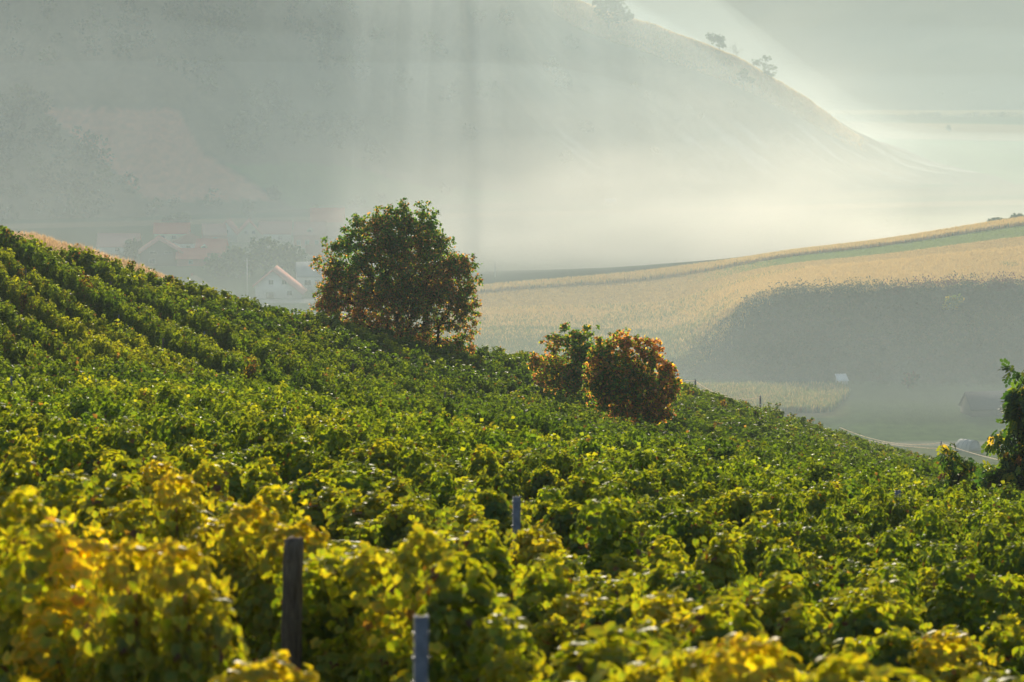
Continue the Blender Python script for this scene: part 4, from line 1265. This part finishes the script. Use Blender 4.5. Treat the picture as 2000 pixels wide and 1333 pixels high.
def house(px, py, d, w_, dp, hw, hr, rz, wall, roof, label, style='gable', over=.5, wins=(), door=None, name="village_house", zf=floor_z, cat="house", skew=0.0, chim=None, dormers=()):
    """w_ along local x (faces the camera), dp deep; gable_front: ridge runs away from the viewer; gable: ridge along x"""
    x = W(px, py, d)[0]
    z = float(zf(np.float64(x), np.float64(d))) - .1
    e = empty(name, (x, d, z), rz); tag(e, label, cat)
    a, b = w_ / 2, dp / 2
    t = .28
    if style == 'gable_front':
        rx = skew
        hl, hr_ = (hw, hw) if not isinstance(hw, tuple) else hw
        top = max(hl, hr_) + hr
        MB().prism([(-a, -.5), (a, -.5), (a, hr_), (rx, top), (-a, hl)], -b, b, 'y').build("wall", wall, e)
        q = MB()
        for (sx, hs) in ((-1, hl), (1, hr_)):
            ex = sx * a; dx, dz = ex - rx, hs - top; L = math.hypot(dx, dz)
            oz = hs + dz / L * over * 1.2; ox = ex + dx / L * over * 1.2
            q.prism([(rx, top + .02), (ox, oz + .02), (ox, oz + t * 2.6), (rx, top + t * 2.6 + .1)], -b - over, b + over, 'y')
        q.build("roof", roof, e)
    elif style == 'hip':
        MB().box(-a, a, -b, b, -.5, hw).build("wall", wall, e)
        A, B = a + over, b + over; r = max(A - B, .3)
        V = [(-A, -B, hw), (A, -B, hw), (A, B, hw), (-A, B, hw), (-r, 0, hw + hr), (r, 0, hw + hr), (-A, -B, hw - .2), (A, -B, hw - .2), (A, B, hw - .2), (-A, B, hw - .2)]
        q = MB(); q.add(V, [(0, 1, 5, 4), (1, 2, 5), (2, 3, 4, 5), (3, 0, 4), (6, 7, 1, 0), (7, 8, 2, 1), (8, 9, 3, 2), (9, 6, 0, 3), (9, 8, 7, 6)])
        q.build("roof", roof, e)
    else:
        MB().prism([(-b, -.5), (b, -.5), (b, hw), (0, hw + hr), (-b, hw)], -a, a, 'x').build("wall", wall, e)
        L = math.hypot(b, hr); q = MB()
        for sy in (-1, 1):
            oy, oz = sy * (b + b / L * over), hw - hr / L * over
            q.prism([(0, hw + hr + .02), (oy, oz + .02), (oy, oz + t), (0, hw + hr + t + .08)], -a - over, a + over, 'x')
        q.build("roof", roof, e)
    for (wx, wz, ww, wh) in wins:
        f = MB()
        f.box(wx - ww/2 - .1, wx + ww/2 + .1, -b - .05, -b - .002, wz - .1, wz).box(wx - ww/2 - .1, wx + ww/2 + .1, -b - .05, -b - .002, wz + wh, wz + wh + .1)
        f.box(wx - ww/2 - .1, wx - ww/2, -b - .05, -b - .002, wz, wz + wh).box(wx + ww/2, wx + ww/2 + .1, -b - .05, -b - .002, wz, wz + wh)
        f.box(wx - .03, wx + .03, -b - .045, -b - .003, wz, wz + wh)
        f = f.build("window", m_frame, e)
        MB().box(wx - ww/2, wx + ww/2, -b - .025, -b - .004, wz, wz + wh).build("pane", m_glass, f)
    if door:
        wx, ww, wh = door
        MB().box(wx - ww/2, wx + ww/2, -b - .06, -b - .002, 0, wh).build("door", m_greyw, e)
    if chim:
        MB().box(chim[0] - .35, chim[0] + .35, chim[1] - .3, chim[1] + .3, hw if not isinstance(hw, tuple) else 3, chim[2]).build("chimney", m_brown, e)
    for (dx, dz) in dormers:
        q = MB(); q.prism([(dx - 1.1, dz), (dx + 1.1, dz), (dx + 1.1, dz + 1.1), (dx, dz + 2.0), (dx - 1.1, dz + 1.1)], -b * .8, -b * .1, 'y')
        g = q.build("dormer", m_cream, e)
        MB().box(dx - .5, dx + .5, -b * .8 - .05, -b * .8 - .003, dz + .2, dz + 1.2).build("pane", m_glass, g)
    return e
house(547, 580, vd(580), 14.2, 11, (4.2, 2.0), 4.6, -.05, m_white, m_pinkt, "large white house with a pale pink gable roof at the foot of the village", 'gable_front', .9,
      wins=((-2.2, 4.6, 1.4, 1.3), (2.0, 4.6, 1.4, 1.3), (3.6, 1.2, 1.6, 1.4)), door=(-2.6, 2.3, 2.2), skew=-1.6)
house(603, 562, vd(563), 7.5, 9, 4.4, 4.0, .12, m_white, m_grey, "white house with a steep grey roof half hidden behind the walnut tree", 'gable', .4, wins=((-.6, 1.6, 2.0, 1.6), (2.3, 1.6, 1.3, 1.6)))
house(379, 577, vd(577), 9.0, 8, 3.2, 3.4, .08, m_cream, m_tan, "low cream bungalow with a hipped tan roof at the vineyard edge", 'hip', .5, chim=(-.6, .2, 7.2))
house(314, 516, vd(516), 14.0, 12, 4.6, 4.4, .1, m_greyw, m_pinkt, "unfinished house with a grey boarded gable in the village", 'gable_front', .7, wins=((-2.5, 4.4, 2.4, .8), (2.5, 4.4, 2.4, .8), (-3, 1, 2, 1.6)), skew=-.5)
house(233, 492, vd(492), 14.5, 9, 2.6, 4.2, -.05, m_white, m_pinkt, "long house with a faded pink roof at the left end of the village", 'gable', .4, wins=((3, 1, 1.4, 1.2), (0, 1, 1.4, 1.2)))
house(336, 470, vd(470), 12.5, 7, 3.4, 3.2, .0, m_cream, m_red, "house under a bright red gable roof at the top of the village", 'gable', .5, wins=((-3, 1.2, 1.4, 1.2), (1, 1.2, 1.4, 1.2)), chim=(2, .3, 7.2))
house(372, 488, vd(488), 9.5, 9, 3.2, 3.2, .35, m_white, m_brown, "house with a brown hipped roof between the unfinished house and the red roofs", 'hip', .6, wins=((-2, 1, 1.4, 1.2),))
house(374, 518, vd(518), 9.8, 7, 2.8, 3.0, .03, m_redw, m_red, "low red walled house under a red roof, in front of the brown hipped roof", 'gable', .4, wins=((0, 1, 1.3, 1.1),))
house(414, 505, vd(505), 10.0, 8, 3.0, 4.0, -.12, m_redw, m_red, "red roofed house with small skylights left of the village grove", 'gable', .5, wins=((2, 1, 1.2, 1),), dormers=((-2.2, 3.6),))
house(418, 472, vd(473), 8.0, 8, 3.2, 3.6, .2, m_pink, m_pinkt, "faded pink roofed house at the left end of the upper row", 'gable', .4, wins=((0, 1, 1.3, 1.2),))
house(446, 470, vd(471), 7.6, 8, 3.0, 4.4, -.1, m_white, m_pinkt, "white gabled house second from the left in the upper row", 'gable_front', .5, wins=((0, 3.6, 1.2, 1.1),))
house(487, 472, vd(472), 9.0, 8, 3.0, 4.6, .1, m_cream, m_pinkt, "cream gabled house in the middle of the upper row", 'gable_front', .5, wins=((-1.4, 3.4, 1.0, 1.1), (1.4, 3.4, 1.0, 1.1)))
house(538, 471, vd(471), 11.5, 8, 3.2, 4.0, .0, m_white, m_pinkt, "long pink roofed house at the right end of the upper row", 'gable', .4, wins=((-3, 1.1, 1.3, 1.2), (2, 1.1, 1.3, 1.2)))
house(607, 482, vd(483), 11.0, 9, 5.0, 4.2, -.12, m_pink, m_pinkt, "tall pink house with a dormer under a pinkish roof beside the walnut tree", 'gable', .4, wins=((-3.6, 1.4, 1.2, 1.6), (-.5, 1.4, 1.2, 1.6), (3, 1.4, 1.2, 1.6)), dormers=((0.3, 5.6),))
house(640, 470, vd(462), 12.0, 9, 6.0, 4.6, .0, m_pink, m_red, "tallest red roofed house peeping out left of the walnut crown", 'gable', .4, wins=((-3, 1.4, 1.4, 1.6),))
house(622, 508, vd(508), 8.0, 7, 2.6, 2.8, .0, m_cream, m_brown, "low house with a brown roof below the pink house", 'gable', .4)
# sheds and barn on the right
bb = lambda X, Y: max(float(floor_z(X, Y)), float(mound_z(X, Y)))
def shed(px, py, d, w_, dp, h1, h2, wall, roof, label, name, cat, rz=0.0, zf=bb):
    x = W(px, py, d)[0]; z = float(zf(np.float64(x), np.float64(d))) - .05
    e = empty(name, (x, d, z), rz); tag(e, label, cat)
    a, b = w_ / 2, dp / 2
    MB().prism([(-b, -.2), (b, -.2), (b, h2), (-b, h1)], -a, a, 'x').build("wall", wall, e)
    sl = (h2 - h1) / dp
    MB().prism([(-b - .3, h1 - .3 * sl + .03), (b + .3, h2 + .3 * sl + .03), (b + .3, h2 + .3 * sl + .12), (-b - .3, h1 - .3 * sl + .12)], -a - .2, a + .2, 'x').build("roof", roof, e)
    MB().box(-.5, .3, -b - .04, -b - .002, 0, min(1.7, h1 - .1)).build("door", m_frame, e)
    return e
shed(1644, 756, 972, 2.6, 2.0, 1.0, 2.2, m_white, m_silver, "small white hut with a shiny slanting metal roof at the foot of the bank", "hut", "hut", rz=.25)
shed(1193, 396, 1600, 4.2, 3, 1.4, 2.4, m_white, m_silver, "tiny white hut lost in the mist in the middle of the valley", "hut", "hut", zf=lambda X, Y: max(float(floor_z(X, Y)), float(hill_z(X, Y))))
house(1934, 811, 912, 12.0, 8.5, 1.9, 3.4, .22, m_greyw, m_slate, "old grey barn with a wide slate roof at the right below the bank", 'gable', .5, door=(-1, 1.8, 1.8), name="barn", cat="barn")
# hooped tarpaulin shelter
x, d = W(1890, 886, 850)[0], 850
z = float(floor_z(np.float64(x), np.float64(d)))
e = empty("tarpaulin_shelter", (x, d, z), .75); tag(e, "rounded white tarpaulin shelter standing in the pasture behind the sapling", "shelter")
an = np.linspace(0, math.pi, 15)
arc = [(2.0 * math.cos(t), .7 + 1.7 * math.sin(t)) for t in an]
q = MB(); q.prism([(2.0, 0)] + arc + [(-2.0, 0), (-1.94, 0)] + [(1.94 * math.cos(t), .7 + 1.64 * math.sin(t)) for t in an[::-1]] + [(1.94, 0)], -2.0, 2.0, 'y'); q.build("cover", m_tarp, e)
MB().prism([(1.9, 0)] + [(1.9 * math.cos(t), .7 + 1.6 * math.sin(t)) for t in an] + [(-1.9, 0)], -1.9, -1.85, 'y').build("end_panel", m_grey, e)
q = MB()
for yy in (-1.2, 0, 1.2): q.tube([(2.03 * math.cos(t), yy, .7 + 1.73 * math.sin(t)) for t in an], .04, 6)
q.build("hoops", m_galv, e)
# poles of the village and the valley
def pole(px, py_top, py_base, d, label, arm=True, zf=floor_z, rad=.16, group=None):
    x = W(px, py_base, d)[0]; z = float(zf(np.float64(x), np.float64(d))); h = W(px, py_top, d)[2] - z
    e = empty("utility_pole", (x, d, z - .2)); tag(e, label, "pole", group)
    MB().tube([(0, 0, 0), (0, 0, h + .2)], [rad * 1.2, rad * .8], 8).build("shaft", m_frame, e)
    if arm:
        MB().box(-.9, .9, -.06, .06, h - .7, h - .55).build("crossarm", m_galv, e)
        for sx in (-.8, 0, .8): MB().tube([(sx, 0, h - .55), (sx, 0, h - .3)], [.06, .04], 6).build("insulator", m_white, e)
pole(483, 505, 577, vd(577), "pale utility pole standing left of the large white house")
pole(967, 511, 556, vd(557), "pale pole behind the parked cars", arm=False)
pole(243, 514, 560, vd(545), "thin pole in the mist at the left end of the village", arm=False)
pole(1268, 32, 52, hd(1268, 54), "short dark pole on the sunny hill crest", arm=True, zf=hill_z)

# parked cars
m_car = mat_rough("white_paint", (.74, .75, .76), (.8, .8, .8), 1, rough=.3, bump=0, spec=.5)
m_tyre = mat_rough("tyre", (.02, .02, .02), (.04, .04, .04), 4, spec=.1)
def car(px, py, d, rz, label):
    x = W(px, py, d)[0]; z = float(floor_z(np.float64(x), np.float64(d)))
    e = empty("parked_car", (x, d, z), rz); tag(e, label, "car", "cars parked behind the walnut tree")
    body = [(-2.1, .3), (2.1, .3), (2.15, .75), (1.95, .92), (1.0, 1.0), (-1.75, 1.02), (-2.1, .9)]
    q = MB(); q.prism(body, -.86, .86, 'y').build("body", m_car, e)
    cab = [(1.0, 1.0), (.35, 1.46), (-1.2, 1.48), (-1.8, 1.02)]
    V = [(p[0], s_ * (.84 if p[1] < 1.1 else .68), p[1]) for s_ in (-1, 1) for p in cab]
    q = MB(); q.add(V, [(0, 1, 2, 3), (7, 6, 5, 4), (0, 4, 5, 1), (1, 5, 6, 2), (2, 6, 7, 3), (3, 7, 4, 0)]); q.build("cabin", m_glass, e)
    MB().box(-1.2, .38, -.67, .67, 1.47, 1.52).build("roof", m_car, e)
    for wx in (-1.3, 1.35):
        for wy in (-.86, .86):
            w1 = MB().tube([(wx, wy - .1, .33), (wx, wy + .1, .33)], .33, 14).build("wheel", m_tyre, e)
            MB().tube([(wx, wy * 1.13 - .01, .33), (wx, wy * 1.13 + .01, .33)], .19, 10).build("rim", m_galv, w1)
    for wy in (-.6, .6): MB().box(2.12, 2.17, wy - .18, wy + .18, .62, .76).build("headlight", m_glass, e)
car(967, 557, vd(556), -1.0, "white parked car nearest the walnut tree, with the pole behind it")
car(988, 557, vd(556), -1.1, "white parked car in the middle of three by the field")
car(1002, 557, vd(556), -1.1, "white parked car, third from the walnut tree")
car(1049, 557, vd(556), .1, "white car half hidden behind the edge of the field, apart from the other three")

# fence behind the vineyard: concrete posts with dew-hung wires
m_conc = mat_rough("concrete", (.28, .27, .26), (.46, .44, .41), 6, spec=0, bump=.3)
m_dew, n_, out_ = nodes("dewy_wire")
a_ = N(n_, "ShaderNodeBsdfTranslucent"); a_.inputs[0].default_value = (.95, .9, .8, 1)
b_ = N(n_, "ShaderNodeBsdfDiffuse"); b_.inputs[0].default_value = (.9, .85, .75, 1)
c_m = N(n_, "ShaderNodeMixShader"); c_m.inputs[0].default_value = .35
n_.links.new(a_.outputs[0], c_m.inputs[1]); n_.links.new(b_.outputs[0], c_m.inputs[2]); n_.links.new(c_m.outputs[0], out_.inputs[0])
def fpost(px, pyt, d, label):
    p = W(px, pyt, d); e = empty("fence_post", (p[0], p[1], p[2] - 2.6)); tag(e, label, "post")
    MB().prism([(-.09, -.8), (.09, -.8), (.07, 2.6), (-.07, 2.6)], -.08, .08, 'y').build("shaft", m_conc, e)
    MB().tube([(-.1, 0, 2.42), (.1, 0, 2.42)], .035, 6).build("insulator", m_white, e)
    return p
A = fpost(1358, 741, 342, "pale concrete fence post right of the rust coloured bush")
B = fpost(1485, 773, 352, "concrete fence post holding the low end of the sagging wire")
Cc = fpost(1838, 862, 382, "short concrete fence post behind the sapling")
D0 = W(1250, 700, 336); E0 = W(1640, 832, 366); G0 = W(2010, 905, 388)
def wire(P, Q, sag, z0, label):
    P, Q = np.array(P), np.array(Q); t = np.linspace(0, 1, 60)
    X = P + (Q - P) * t[:, None]; X[:, 2] += -sag * 4 * t * (1 - t) + z0
    r = .034 + .014 * np.sin(t * 300) ** 2
    o = MB().tube(X, r, 5).build("fence_wire", m_dew); tag(o, label, "wire")
wire(A, B, .75, -.15, "bright dewy upper wire sagging between the two concrete posts")
wire(A, B, .5, -1.1, "lower dewy wire between the two concrete posts, close to the vines")
wire(D0, A, .5, -.15, "dewy wire coming out of the rust coloured bush to the first concrete post")
wire(E0, Cc, .75, -.15, "bright dewy wire running from the vines to the short post behind the sapling")
wire(E0, Cc, .3, -.75, "lower dewy wire ending at the short post behind the sapling")
wire(Cc, G0, .3, -.15, "dewy wire passing behind the walnut tree at the right edge")
